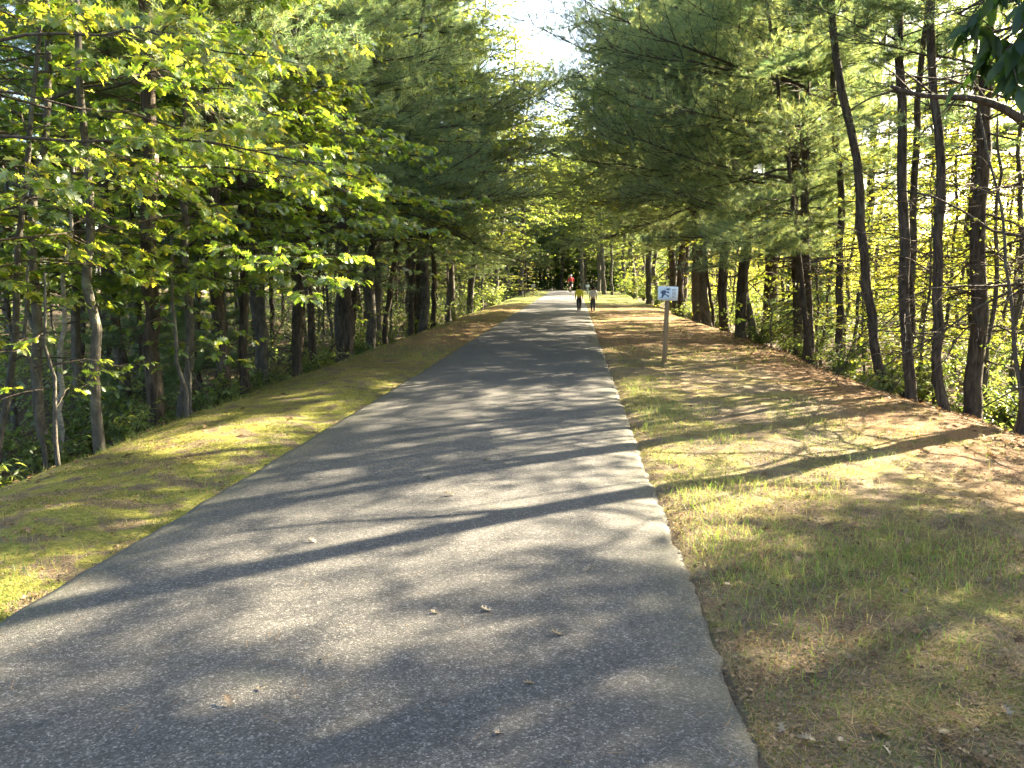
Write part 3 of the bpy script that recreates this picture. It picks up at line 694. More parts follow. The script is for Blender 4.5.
# bushes on both banks
BUSH = [('bush2', 5.2, 15.6, 1), ('bush1', 5.5, 18.6, .9), ('bush3', 5.9, 20.6, .9), ('bush1', 5.3, 24.5, .9), ('bush2', 5.0, 21.3, .9), ('bush3', 5.7, 31.5, 1.1), ('bush1', 5.3, 36, 1.2), ('bush3', 5.5, 44, 1.3),
        ('bush4', 5.1, 12.9, 1), ('bush2', 6.1, 12.4, 1), ('bush1', 6.7, 15.4, 1.1), ('bush4', 5.4, 14.4, 1), ('bush1', 7.6, 17.6, 1.2), ('bush4', 6.4, 10.8, 1.1), ('bush2', 7.1, 13.2, 1.2), ('bush3', 8.5, 14.6, 1.1), ('bush1', 9.4, 18.6, 1.3), ('bush3', 6.8, 25.5, 1.2), ('bush3', 7.5, 38, 1.4), ('bush1', 5.2, 49, 1.3), ('bush3', 5.0, 57, 1.4), ('bush3', 4.6, 63, 1.3),
        ('bush1', -6.4, 8.9, .9), ('bush2', -5.7, 9.4, .8), ('bush3', -7.3, 10.9, 1), ('bush1', -6.4, 11.4, .9), ('bush4', -5.4, 11.2, 1), ('bush2', -6.2, 13.9, 1), ('bush1', -6.3, 15.2, .8), ('bush4', -5.6, 15.4, 1), ('bush2', -6.0, 17.3, 1), ('bush1', -6.4, 19.6, .9), ('bush4', -5.7, 20.0, 1), ('bush3', -6.6, 23.2, 1), ('bush1', -6.3, 29.8, 1.1), ('bush2', -6.2, 25, 1.1), ('bush3', -6.8, 36.5, 1.2), ('bush1', -6.4, 40, 1.2), ('bush3', -6.2, 46, 1.3), ('bush3', -6.0, 56, 1.3), ('bush4', -5.9, 7.3, .9), ('bush2', -7.2, 8.0, 1.0), ('bush1', -8.3, 9.5, 1.2)]
for k, x, y, s in BUSH:
    plant(k, 'bush', x, y, 'leafy green bush on the right woods edge' if x > 0 else 'leafy dim green bush on the left woods edge', 'bush', 'bushes on the right bank' if x > 0 else 'bushes on the left bank', s)

# young soft pines
for x, y, s, lab in [(6.2, 46, 1.1, 'young bushy pine beside the far right path edge'), (6.9, 23.4, .8, 'young pine with lit soft needles in the right woods'), (-7.4, 12.6, .8, 'young pine in the shade behind the left paired trunks'), (-8.6, 17, .9, 'young pine in the shade deep on the left')]:
    plant('pineY', 'young_pine', x, y, lab, 'tree', 'young pines', s)

# tree just outside the frame whose bough hangs in at the upper right
# trees just past the right frame edge; their shade falls across the near path
for k, x, y, s, ln in [('pineT', 5.9, 7.9, 1.0, (0, 0)), ('mapleY', 7.4, 9.8, .5, (0, 0)), ('pineC', 8.6, 9.2, 1.0, (0, 0)), ('pineD', 6.7, 6.7, 1.2, (-.03, 0)), ('pineD', 6.2, 5.4, 1.1, (0, 0)), ('mapleY', 9.4, 11.6, .7, (0, 0)), ('mapleY', 8.6, 7.4, .7, (0, 0)), ('mapleY', 6.9, 9.0, .6, (0, 0)), ('pineS', 9.8, 7.2, 1.1, (0, 0)), ('pineC', 10.6, 10.2, 1.1, (0, 0)), ('pineT', 12.0, 8.0, 1.0, (0, 0)), ('pineC', 8.0, 2.6, 1., (0, 0)), ('pineB', 11., 4.8, 1., (0, 0))]:
    plant(k, 'pine_tree' if k[:4] == 'pine' else 'maple_tree', x, y, 'tree just past the right edge casting shade over the near path', 'tree', 'trees past the right frame edge', s, None, ln)
def hanging_tree():
    g = np.random.default_rng(77)
    r = empty('cherry_tree', (4.15, 3.2, gz(4.15, 3.2)))
    tm = MB(); tm.tube([(0, 0, -.2), (.03, 0, 1), (.02, .05, 2.2), (-.05, .05, 3.6), (0, .1, 5.5)], [.11, .085, .075, .06, .02], 10, .1)
    link('trunk', tm.mesh('cherry_trunk', BARK_GREY), r)
    wm = MB(); LP = []; LD = []
    ends = [(-2.40, .15, 2.62), (-2.42, .65, 2.72), (-2.1, .8, 2.7), (-2.0, .2, 2.6), (-2.2, .5, 2.95), (-1.7, 1.0, 2.8), (-2.15, .05, 2.75), (-1.9, .5, 2.6), (-2.3, .45, 2.5), (-2.05, .6, 2.45), (-1.95, .35, 2.85), (-2.2, .9, 2.6)]
    for ex, ey, ez in ends:
        t = np.linspace(0, 1, 9); p = np.stack([ex * t, ey * t, 2.85 + (ez - 2.72) * t + .45 * np.sin(t * np.pi)], -1)
        wm.tube(p, .022 * (1 - .85 * t) + .002, 5, 0)
        for u in np.linspace(.5, 1, 12):
            q = np.array([np.interp(u, t, p[:, c]) for c in range(3)])
            a = g.uniform(0, 6.28); sl = g.uniform(.12, .34)
            e = q + np.array([math.cos(a) * sl, math.sin(a) * sl, -g.uniform(.05, .28)])
            wm.tube([q, (q + e) / 2 + [0, 0, .03], e], [.004, .003, .0015], 4, 0)
            k = 17; w = g.uniform(.1, 1, k)[:, None]
            LP.append(q + (e - q) * w); b = a + g.uniform(-1.4, 1.4, k)
            LD.append(np.stack([np.cos(b) * .6, np.sin(b) * .6, g.uniform(-1.2, -.25, k)], -1))
    LP = np.vstack(LP); LD = np.vstack(LD)
    link('branches', wm.mesh('cherry_branches', TWIG), r)
    v, q = place_leaves(*LONG_T, LP, LD, g.uniform(.08, .14, len(LP)), .6)
    link('crown', mesh_np('cherry_leaves', v, [q], DARKLEAF), r)
    tag(r, 'tree whose bough of long dark leaves hangs into the upper right corner', 'tree')
hanging_tree()

# far-off wood beyond both sides: one mass
def mass(name, n, xr, yr, h0, h1, size, mat=GREEN):
    x = rng.uniform(*xr, n); y = rng.uniform(*yr, n)
    hmax = h0 + (h1 - h0) * vnoise(x, y, 7, 3)
    z = ground_z(x, y) + hmax * rng.random(n) ** .8
    d = rng.normal(size=(n, 3)); d[:, 2] *= .4
    v, q = place_leaves(*OVAL_T, np.stack([x, y, z], -1), d, size * (.5 + rng.random(n)), .5)
    tag(link(name, mesh_np(name, v, [q], mat)), kind='stuff')
mass('distant_woods', 42000, (-44, -20), (4, 125), 8, 18, .42)
mass('distant_woods_beyond_the_bend', 40000, (-34, 45), (114, 128), 8, 22, .5)
mass('distant_thicket', 60000, (19, 36), (8, 120), 3.5, 7.5, .26, SUNLEAF)
mass('dark_hollow_thicket', 46000, (-26, 12), (98, 116), 6, 12, .36, DARKLEAF)  # shade of the far tunnel put into the colour by darker leaves
def under(name, n, xr, yr, h, size, mat):
    x = rng.uniform(*xr, n); y = yr[0] + (yr[1] - yr[0]) * rng.random(n) ** 1.4
    c = vnoise(x, y, 2.2, 13) * .7 + vnoise(x, y, .8, 19) * .3
    k = c > .42; x, y, c = x[k], y[k], c[k]
    z = ground_z(x, y) + .05 + h * ((c - .36) / .4).clip(.1, 1) * rng.random(len(x)) ** .7
    a = rng.uniform(0, 6.28, len(x))
    v, q = place_leaves(*OVAL_T, np.stack([x, y, z], -1), np.stack([np.cos(a), np.sin(a), rng.normal(-.1, .4, len(x))], -1), size * (.6 + .8 * rng.random(len(x))), .5)
    tag(link(name, mesh_np(name, v, [q], mat)), kind='stuff')
under('undergrowth', 60000, (-21, -6.6), (7, 100), 1.9, .10, SHRUB)
under('hollow_undergrowth', 16000, (-16, 9), (97, 113), 4.0, .26, DARKLEAF)  # low fill at the far end, tunnel shade painted in with dark leaves
under('sunny_undergrowth', 60000, (6.3, 21), (9, 100), 2.4, .10, SHRUB)

# ------------------------------------------------------------------ grass, moss, litter
def blades(name, x, y, h, w, mat, lean=.35):
    n = len(x); z = ground_z(x, y) - .004
    a = rng.uniform(0, 2 * np.pi, n); la = rng.uniform(0, 2 * np.pi, n); l = rng.random(n) * lean * h * 1.6
    sx = np.cos(a) * w / 2; sy = np.sin(a) * w / 2
    b = np.stack([x, y, z], -1); s = np.stack([sx, sy, 0 * sx], -1)
    mid = b + np.stack([np.cos(la) * l * .35, np.sin(la) * l * .35, h * .55], -1)
    tip = b + np.stack([np.cos(la) * l, np.sin(la) * l, h * (1 - .3 * l / (h + 1e-6)).clip(.3, 1)], -1)
    v = np.stack([b - s, b + s, mid + s * .75, mid - s * .75, tip], 1).reshape(-1, 3)
    i = np.arange(n)[:, None] * 5
    tag(link(name, mesh_np(name, v, [i + np.array([[0, 1, 2, 3]]), i + np.array([[3, 2, 4]])], mat)), kind='stuff')
def region(n, xr, yr, dens, ypow=1.0):
    x = rng.uniform(*xr, n); y = yr[0] + (yr[1] - yr[0]) * rng.random(n) ** ypow
    keep = rng.random(n) < dens(x, y)
    return x[keep], y[keep]
blob = lambda x, y, cx, cy, rx, ry: np.exp(-(((x - cx) / rx) ** 2 + ((y - cy) / ry) ** 2))
def dR(x, y):
    d = .05 * sstep(.5, .75, vnoise(x, y, .5, 21)) + 2.0 * blob(x, y, 1.35, 4.45, .8, .45) + .45 * blob(x, y, 2.1, 4.7, .6, .5)
    d += .55 * sstep(.35, .6, vnoise(x, y, .8, 8)) * blob(x, y, .95, 7.6, .45, 3.0) + .4 * sstep(.5, .68, vnoise(x, y, .5, 14)) * blob(x, y, 1.5, 9, 1.6, 5)
    d += .30 * blob(x, y, 1.35, 3.25, .14, .14) + .3 * blob(x, y, .95, 2.95, .15, .2) + .35 * blob(x, y, 1.75, 3.35, .12, .12) + .3 * blob(x, y, 1.0, 3.7, .2, .2)
    d += .4 * blob(x, y, 1.75, 15.2, .5, .4) + .5 * blob(x, y, .9, 12, .5, 2) * sstep(.4, .6, vnoise(x, y, .7, 15))
    return d * sstep(.62, .85, x) * sstep(4.9, 4.2, x)
x1, y1 = region(150000, (.6, 5), (2.2, 16), dR, 1.35)
dL = lambda x, y: (.55 * sstep(.4, .65, vnoise(x, y, .7, 31)) * blob(x, y, -2.95, 0, .28, 1e3) + .35 * blob(x, y, -3.05, 3.4, .35, .8) + .14 * sstep(.55, .75, vnoise(x, y, .6, 33)) + .6 * blob(x, y, -4.9, 11, .35, 3.5)) * sstep(-2.66, -2.8, x)
x2, y2 = region(38000, (-5.4, -2.6), (2.6, 18), dL, 1.3)
gx = np.concatenate([x1, x2]); gy = np.concatenate([y1, y2])
hh = (.02 + .095 * rng.random(len(gx)) ** 2) * (.7 + .6 * vnoise(gx, gy, .4, 17))
blades('grass', gx, gy, hh, .0024 + .0022 * rng.random(len(gx)), GRASS, .9)
# low moss and stubble that roughens the verges
mx, my = region(170000, (.62, 4.6), (2.0, 13), lambda x, y: .05 + .70 * sstep(.48, .64, vnoise(x, y, .55, 40) * .6 + vnoise(x, y, .16, 41) * .4), 1.5)
lx, ly = region(110000, (-5.6, -2.68), (2.4, 16), lambda x, y: .08 + .92 * sstep(.40, .56, vnoise(x, y, .6, 42) * .6 + vnoise(x, y, .17, 43) * .4), 1.4)
mx = np.concatenate([mx, lx]); my = np.concatenate([my, ly])
blades('moss', mx, my, .008 + .016 * rng.random(len(mx)), .006, MOSSB, .9)
# far grass tufts on both verges
fx, fy = region(26000, (.62, 4.6), (15, 70), lambda x, y: .25 + .5 * sstep(.45, .65, vnoise(x, y, 1.6, 51)), 1.2)
ex, ey = region(26000, (-5.2, -2.7), (15, 78), lambda x, y: .25 + .5 * sstep(.45, .65, vnoise(x, y, 1.6, 52)), 1.2)
fx = np.concatenate([fx, ex]); fy = np.concatenate([fy, ey])
blades('verge_grass', fx, fy, .02 + .05 * rng.random(len(fx)) ** 2, .012, GRASS, .6)

def sticks(name, x, y, ln, w, mat, zoff=.006, path=False):
    n = len(x); a = rng.uniform(0, np.pi, n); z = (rise(y) + .028 - .009 * np.abs(x + 1.03) if path else ground_z(x, y)) + zoff
    c = np.stack([x, y, z], -1); d = np.stack([np.cos(a), np.sin(a), rng.normal(0, .12, n)], -1) * ln[:, None] / 2; s = np.stack([-np.sin(a), np.cos(a), 0 * a], -1) * w / 2
    v = np.stack([c - d - s, c - d + s, c + d + s * .6, c + d - s * .6], 1).reshape(-1, 3)
    tag(link(name, mesh_np(name, v, [np.arange(4 * n).reshape(-1, 4)], mat)), kind='stuff')
nx_, ny_ = region(60000, (.62, 5.6), (2.1, 14), lambda x, y: .2 + .8 * sstep(.35, .65, vnoise(x, y, .9, 61)), 1.5)
ox_, oy_ = region(20000, (-5.2, -2.66), (2.6, 13), lambda x, y: .5 * sstep(.4, .7, vnoise(x, y, .9, 62)), 1.4)
nx_ = np.concatenate([nx_, ox_]); ny_ = np.concatenate([ny_, oy_])
sticks('fallen_needles', nx_, ny_, rng.uniform(.04, .10, len(nx_)), .0028, STRAW)

def litter(name, x, y, size, zo=.01, upj=.35, leaf=OAK_T):
    n = len(x); a = rng.uniform(0, 6.28, n)
    v, q = place_leaves(*leaf, np.stack([x, y, ground_z(x, y) + zo + .02 * rng.random(n)], -1), np.stack([np.cos(a), np.sin(a), rng.normal(.05, .12, n)], -1), size, upj)
    tag(link(name, mesh_np(name, v, [q], DEAD)), kind='stuff')
ax, ay = region(9000, (3.9, 9), (6, 24), lambda x, y: sstep(4.0, 5.2, x + .8 * vnoise(x, y, .8, 71)), 1.2)
bx, by = region(7000, (-10, -4.6), (5, 24), lambda x, y: sstep(-4.7, -5.8, x), 1.2)
cx_, cy_ = region(500, (.7, 4.6), (2.2, 12), lambda x, y: .45 + 0 * x, 1.3)
dx_, dy_ = region(160, (-5, -2.8), (2.8, 12), lambda x, y: .5 + 0 * x, 1.3)
X_ = np.concatenate([ax, bx, cx_, dx_]); Y_ = np.concatenate([ay, by, cy_, dy_])
litter('leaf_litter', X_, Y_, rng.uniform(.04, .10, len(X_)))

# crumbs of leaf, bark and cone on the near verges
kx, ky = region(26000, (.62, 4.4), (2.0, 7.5), lambda x, y: .25 + .75 * sstep(.38, .62, vnoise(x, y, .35, 81)), 1.6)
qx, qy = region(9000, (-4.6, -2.66), (2.6, 8), lambda x, y: .2 + .6 * sstep(.4, .62, vnoise(x, y, .35, 82)), 1.6)
hx, hy = region(2600, (.50, .82), (2.0, 12), lambda x, y: .9 + 0 * x, 1.5)
kx = np.concatenate([kx, qx, hx]); ky = np.concatenate([ky, qy, hy])
litter('leaf_crumbs', kx, ky, .008 + .022 * rng.random(len(kx)) ** 2, .004, .6, OVAL_T)
sx_, sy_ = region(70000, (.64, 4.2), (2.0, 6.5), lambda x, y: .3 + .7 * sstep(.35, .6, vnoise(x, y, .45, 83)), 1.5)
sticks('short_duff', sx_, sy_, rng.uniform(.01, .035, len(sx_)), .003, STRAW)
wx, wy = region(5200, (PL + .04, PR - .03), (2.0, 14), lambda x, y: .06 + .9 * np.exp(-((PR - x) / .14) ** 2) + .7 * np.exp(-((x - PL) / .16) ** 2), 1.3)
sticks('needles_on_the_path', wx, wy, rng.uniform(.02, .08, len(wx)), .0026, STRAW, .001, True)
tx_, ty_ = region(500, (.7, 5.2), (2.1, 12), lambda x, y: .5 + 0 * x, 1.3)
sticks('fallen_twigs', tx_, ty_, rng.uniform(.06, .28, len(tx_)), .005, TWIG, .009)
nx2, ny2 = region(60000, (.64, 3.4), (2.0, 5.2), lambda x, y: .08 + .8 * sstep(.46, .62, vnoise(x, y, .30, 84) * .6 + vnoise(x, y, .1, 85) * .4), 1.3)
blades('fine_moss', nx2, ny2, .005 + .012 * rng.random(len(nx2)), .0035, MOSSB, .9)

# leaves lying one by one
def curled(seed):
    g = np.random.default_rng(seed); v, q = OAK_T; v = v.copy(); v[:, 2] = .18 * np.sin(v[:, 0] * 3 + g.uniform(0, 3)) + np.abs(v[:, 1]) * g.uniform(.15, .6) + g.normal(0, .015, len(v))
    v[:, 2] -= v[:, 2].min()
    return mesh_np('fallen_leaf', v, [q], PALELEAF)
LM = [curled(300 + i) for i in range(4)]
for i, (x, y) in enumerate([(-.67, 3.42), (-.76, 5.0), (-.1, 3.26), (-1.29, 2.61), (-.26, 2.45), (-1.18, 5.93), (-.73, 6.62), (-.19, 2.8), (-.44, 3.47), (-.98, 2.93), (-1.15, 2.7), (-.95, 5.45), (.1, 4.1), (-1.6, 4.4), (-.3, 7.4)]):
    o = link('fallen_leaf', LM[i % 4]); o.location = (x, y, float(rise(y)) + .026 - .012 * abs(x + 1.05)); o.rotation_euler = (0, 0, random.uniform(0, 6.28))
    s = random.uniform(.05, .08); o.scale = (s, s, s); tag(o, 'pale dry oak leaf lying on the grey asphalt path', 'leaf', 'fallen leaves on the path')
for i, (x, y) in enumerate([(1.28, 2.62), (.76, 2.64), (.79, 2.56), (.92, 2.56), (1.06, 2.56), (1.3, 2.54), (1.72, 4.06), (1.24, 3.67), (1.72, 3.93), (1.7, 3.65), (1.6, 2.84), (.79, 3.66), (.78, 3.88), (1.27, 3.25), (2.24, 4.16), (.78, 7.83), (1.28, 7.62), (2.9, 5.9), (2.6, 4.6)]):
    o = link('fallen_leaf', LM[(i + 1) % 4]); o.location = (x, y, gz(x, y) + .012); o.rotation_euler = (random.gauss(0, .2), random.gauss(0, .2), random.uniform(0, 6.28))
    s = random.uniform(.04, .07); o.scale = (s, s, s); tag(o, 'pale dry oak leaf lying on the right grass verge', 'leaf', 'fallen leaves on the verge')

# ------------------------------------------------------------------ trail sign
WOOD = bark_mat('weathered_wood', (.22, .145, .078), (.42, .305, .18), (14, 14, 1.2))
WHITE = simple_mat('white_board', (.80, .82, .84), .35, .04, 6)
BLUE = simple_mat('dark_blue_print', (.03, .07, .16), .4, .2, 9)
SKYB = simple_mat('light_blue_print', (.55, .66, .74), .4, .15, 9)
GREYP = simple_mat('grey_print', (.28, .33, .40), .4, .1, 9)
DARK = simple_mat('dark_metal', (.03, .03, .032), .45, .2, 9)
def sign():
    x, y = 1.76, 15.24
    r = empty('trail_sign', (x, y, gz(x, y)), (0, R(1.5), R(-4)))
    m = MB(); m.box((0, 0, .55), (.088, .088, 1.5), bev=.008); link('post', m.mesh('sign_post', WOOD, False), r)
    p = MB(); p.box((0, -.058, 1.335), (.385, .022, .275), bev=.006)
    b = link('board', p.mesh('sign_board', WHITE, False), r)
    f = -.0715
    def flat(name, polys, mat, yy):
        mb = MB()
        for pl in polys:
            n = len(pl); v = [(px * .36, yy, 1.335 + pz * .25) for px, pz in pl] + [(px * .36, yy + .0015, 1.335 + pz * .25) for px, pz in pl]
            mb.add(v); k = mb.n - 2 * n
            NG.setdefault(name, []).append(([c for c in v], n))
        vs = []; fs = []
        for v, n in NG[name]:
            o = len(vs); vs += v; fs.append([o + i for i in range(n)]); fs += [[o + (i + 1) % n, o + i, o + n + i, o + n + (i + 1) % n] for i in range(n)]
        me = bpy.data.meshes.new(name); me.from_pydata(vs, [], fs); me.materials.append(mat); me.update()
        return link(name, me, b)
    NG = {}
    flat('picture', [[(-.44, -.40), (.16, -.40), (.16, .42), (-.44, .42)]], SKYB, f)
    flat('figure_print', [[(-.40, .05), (-.30, .22), (-.16, .25), (-.05, .12), (.02, .20), (.06, .08), (.0, -.06), (.08, -.22), (.02, -.30), (-.08, -.14), (-.17, -.10), (-.26, -.30), (-.34, -.26), (-.30, -.06)],
                          [(-.12, .30), (-.02, .40), (.10, .38), (.08, .27), (-.03, .25)], [(-.40, -.36), (-.24, -.36), (-.26, -.31), (-.40, -.32)]], BLUE, f - .003)
    flat('white_figure', [[(-.10, .08), (.0, .0), (.03, -.12), (-.03, -.1), (-.12, .0)], [(-.40, .30), (-.22, .30), (-.22, .37), (-.40, .37)]], WHITE, f - .006)
    flat('text_line', [[(.21, z), (.21 + w, z), (.21 + w, z + .05), (.21, z + .05)] for z, w in ((.30, .22), (.20, .18), (.09, .24), (-.01, .2), (-.12, .23), (-.23, .17), (-.33, .21))], GREYP, f)
    bm = MB()
    for bx_ in (-.03, .03):
        bm.tube([(bx_, -.067, 1.462), (bx_, -.073, 1.462)], .007, 8)
    link('screw', bm.mesh('screw', DARK), b)
    tag(r, 'small white trail sign with blue pictures on a square wooden post', 'sign')
sign()
def marker(name, x, y, h, w, label, capmat, postmat):
    r = empty(name, (x, y, gz(x, y)))
    m = MB(); m.box((0, 0, h / 2 - .1), (w, w, h + .2), bev=.012); link('post', m.mesh('marker_post', postmat, False), r)
    c = MB(); c.box((0, -.01, h + .11), (w * 2.6, w * .7, .24), bev=.02); link('plate', c.mesh('marker_plate', capmat, False), r)
    tag(r, label, 'post')
marker('marker_post', 1.15, 72, .62, .13, 'small post with a white plate on the far right grass edge', WHITE, simple_mat('pale_post', (.45, .44, .42), .7))
marker('marker_post', -3.55, 66, .72, .12, 'short dark post with a pale top by the yellow tree', simple_mat('pale_cap', (.5, .5, .48), .7), WOOD)

# ------------------------------------------------------------------ people
SKIN = simple_mat('skin', (.42, .26, .19), .55, .06, 5)
def cloth(name, c): return simple_mat(name, c, .85, .18, 14)
YEL, BLK, GRY, DKT, RED, HAIR, WHT = cloth('yellow_shirt', (.75, .70, .05)), cloth('black_cloth', (.018, .018, .022)), cloth('pale_grey_shirt', (.62, .62, .62)), cloth('dark_trousers', (.05, .055, .07)), cloth('red_jersey', (.70, .025, .03)), cloth('dark_hair', (.018, .013, .010)), cloth('white_helmet', (.75, .75, .74))
def skin_mesh(name, verts, edges, radii, mat, root=0, sub=2):
    me = bpy.data.meshes.new(name + '_tmp'); me.from_pydata([tuple(v) for v in verts], edges, []); me.update()
    o = bpy.data.objects.new(name + '_tmp', me); col.objects.link(o)
    o.modifiers.new('skin', 'SKIN'); o.modifiers['skin'].use_smooth_shade = True
    if not me.skin_vertices: 
        me.attributes.new('skin', 'FLOAT_VECTOR', 'POINT')
    for i, sv in enumerate(me.skin_vertices[0].data):
        rr = radii[i]; sv.radius = (rr, rr) if isinstance(rr, (int, float)) else rr; sv.use_root = (i == root)
    o.modifiers.new('sub', 'SUBSURF').levels = sub
    dg = bpy.context.evaluated_depsgraph_get(); dg.update()
    res = bpy.data.meshes.new_from_object(o.evaluated_get(dg))
    bpy.data.objects.remove(o); res.name = name; res.materials.clear(); res.materials.append(mat)
    return res
def figure(loc, rz, label, J, rad, hs, clothes, hair_mat, helmet=False, cap=None):
    """J: joint -> point (metres, facing +Y); rad scale; hs head radius"""
    r = empty('person', loc, (0, 0, rz))
    V = []; E_ = []; RR = []; ix = {}
    def v(n, p, q): ix[n] = len(V); V.append(np.array(p, float)); RR.append(q)
    def chain(*ns): E_.extend((ix[a], ix[b]) for a, b in zip(ns, ns[1:]))
    k = rad
    v('pelvis', J['pelvis'], (.105 * k, .08 * k)); v('waist', J['waist'], (.095 * k, .07 * k)); v('chest', J['chest'], (.115 * k, .085 * k)); v('neckb', J['neckb'], .06 * k); v('neck', J['neck'], .042 * k)
    hd = np.array(J['head']); hu = hd - np.array(J['neck']); hu /= np.linalg.norm(hu)
    v('head', hd, (hs * .88, hs)); v('crown', hd + hu * hs * .75, hs * .62)
    chain('pelvis', 'waist', 'chest', 'neckb', 'neck', 'head', 'crown')
    for s in 'LR':
        sg = -1 if s == 'L' else 1
        v('sh' + s, J['sh' + s], .052 * k); v('el' + s, J['el' + s], .036 * k); v('wr' + s, J['wr' + s], .025 * k)
        e, w = np.array(J['el' + s]), np.array(J['wr' + s]); d = (w - e) / np.linalg.norm(w - e)
        v('pa' + s, w + d * .05 * k, (.030 * k, .018 * k)); chain('chest', 'sh' + s, 'el' + s, 'wr' + s, 'pa' + s)
        across = np.cross(d, [sg, 0, 0]); across /= np.linalg.norm(across) + 1e-9
        for f, (o_, l) in enumerate(((-.027, .055), (-.009, .065), (.009, .062), (.026, .048))):
            b = w + d * .085 * k + across * o_ * k
            v(f'f{f}{s}', b, .0085 * k); v(f'g{f}{s}', b + (d * .8 + np.array([-sg * .35, 0, 0])) * l * k, .007 * k); chain('pa' + s, f'f{f}{s}', f'g{f}{s}')
        v('th' + s, w + d * .045 * k - across * .04 * k, .0095 * k); v('tt' + s, w + d * .085 * k - across * .055 * k, .008 * k); chain('pa' + s, 'th' + s, 'tt' + s)
        v('hi' + s, J['hi' + s], .072 * k); v('kn' + s, J['kn' + s], .050 * k); v('an' + s, J['an' + s], .032 * k); v('to' + s, J['to' + s], .026 * k)
        kn, an = np.array(J['kn' + s]), np.array(J['an' + s]); v('ca' + s, kn + (an - kn) * .3 + np.array([0, -.012 * k, 0]), .046 * k)
        chain('pelvis', 'hi' + s, 'kn' + s, 'ca' + s, 'an' + s, 'to' + s)
    link('body', skin_mesh('person_body', V, E_, RR, SKIN), r)
    P = lambda n: V[ix[n]]
    for nm, mat, spec in clothes:
        cv, ce, cr = [], [], []; cx2 = {}
        for a, b, ra, rb in spec:
            for q, rq in ((a, ra), (b, rb)):
                key = q if isinstance(q, str) else tuple(q)
                if key not in cx2:
                    cx2[key] = len(cv); cv.append(P(q) if isinstance(q, str) else P(q[0]) + (P(q[1]) - P(q[0])) * q[2]); cr.append(tuple(t * k for t in rq) if isinstance(rq, tuple) else rq * k)
            ce.append((cx2[a if isinstance(a, str) else tuple(a)], cx2[b if isinstance(b, str) else tuple(b)]))
        link(nm, skin_mesh('person_' + nm, cv, ce, cr, mat), r)
    hm = MB()
    if helmet: hm.ball(hd + hu * hs * .42, hs * 1.16, 16, 10, (.92, 1.15, .85))
    else: hm.ball(hd + hu * hs * .30 + np.array([0, -hs * .16, 0]), hs * 1.12, 16, 10, (.95, 1.02, .98))
    link('helmet' if helmet else 'hair', hm.mesh('head_cover', hair_mat), r)
    fm = MB(); fw = np.array([0, 1., 0])
    fm.ball(hd + fw * hs * 1.0 - hu * hs * .12, hs * .16, 8, 6, (.7, 1, 1.2)); link('nose', fm.mesh('nose', SKIN), r)
    for sg in (-1, 1):
        em = MB(); em.ball(hd + np.array([sg * hs * .36, hs * .88, hs * .1]), hs * .12, 8, 6); link('eye', em.mesh('eye', BLK), r)
        er = MB(); er.ball(hd + np.array([sg * hs * .92, 0, -hs * .05]), hs * .24, 8, 6, (.4, .8, 1.2)); link('ear', er.mesh('ear', SKIN), r)
    mm = MB(); mm.ball(hd + np.array([0, hs * .9, -hs * .5]), hs * .2, 8, 6, (1.2, .4, .3)); link('mouth', mm.mesh('mouth', cloth('lips', (.32, .12, .10))), r)
    for s in 'LR':
        sm = MB(); a, t = P('an' + s), P('to' + s); d = t - a; L = np.linalg.norm(d)
        sm.tube([a + np.array([0, 0, .03 * k]), a - np.array([0, .02, .005]) * k, a + d * .5 - np.array([0, 0, .0]), t, t + d / L * .025 * k], [.036 * k, .045 * k, .042 * k, .036 * k, .018 * k], 8)
        link('shoe', sm.mesh('shoe', BLK if not helmet else DARK), r)
    tag(r, label, 'person'); return r
def walker(h, stride, arm):
    u = h
    J = dict(pelvis=(0, 0, .52), waist=(0, 0, .61), chest=(0, .005, .72), neckb=(0, 0, .805), neck=(0, .008, .835), head=(0, .015, .905))
    for s, sg in (('L', -1), ('R', 1)):
        f = sg * stride
        J['sh' + s] = (sg * .105, 0, .79); J['el' + s] = (sg * .135, -f * arm * .5 - .01, .64); J['wr' + s] = (sg * .13, -f * arm + .03, .50)
        J['hi' + s] = (sg * .050, 0, .49); J['kn' + s] = (sg * .052, f * .45 + .02, .275); J['an' + s] = (sg * .05, f - (.03 if f < 0 else 0), .045 + (.03 if f < 0 else 0)); J['to' + s] = (sg * .056, f + .085, .022)
    return {a: tuple(c * u for c in b) for a, b in J.items()}
def outfit(shirt, legs, long_legs=True, long_sleeves=True):
    top = [('pelvis', 'waist', (.125, .10), (.122, .095)), ('waist', 'chest', (.122, .095), (.132, .10)), ('chest', 'neckb', (.132, .10), .07)]
    bot = [('pelvis', ('pelvis', 'waist', .3), (.120, .095), (.118, .09))]
    for s in 'LR':
        top += [('chest', 'sh' + s, (.132, .10), .066)]
        if long_sleeves: top += [('sh' + s, 'el' + s, .066, .048), ('el' + s, ('el' + s, 'wr' + s, .92), .048, .037)]
        else: top += [('sh' + s, ('sh' + s, 'el' + s, .75), .066, .055)]
        bot += [('pelvis', 'hi' + s, (.120, .095), .088)]
        if long_legs: bot += [('hi' + s, 'kn' + s, .088, .066), ('kn' + s, ('kn' + s, 'an' + s, .93), .066, .048)]
        else: bot += [('hi' + s, ('hi' + s, 'kn' + s, .92), .088, .068)]
    return [('shirt', shirt, top), ('trousers' if long_legs else 'shorts', legs, bot)]
gp = lambda x, y: float(rise(y)) + (.02 if PL < x < PR else gz(x, y) - float(rise(y)))
figure((.2, 37.0, gp(.2, 37)), R(6), 'child in a yellow top and black trousers walking away along the right path edge', walker(1.2, .13, .9), 1.0, .092, outfit(YEL, BLK), HAIR)
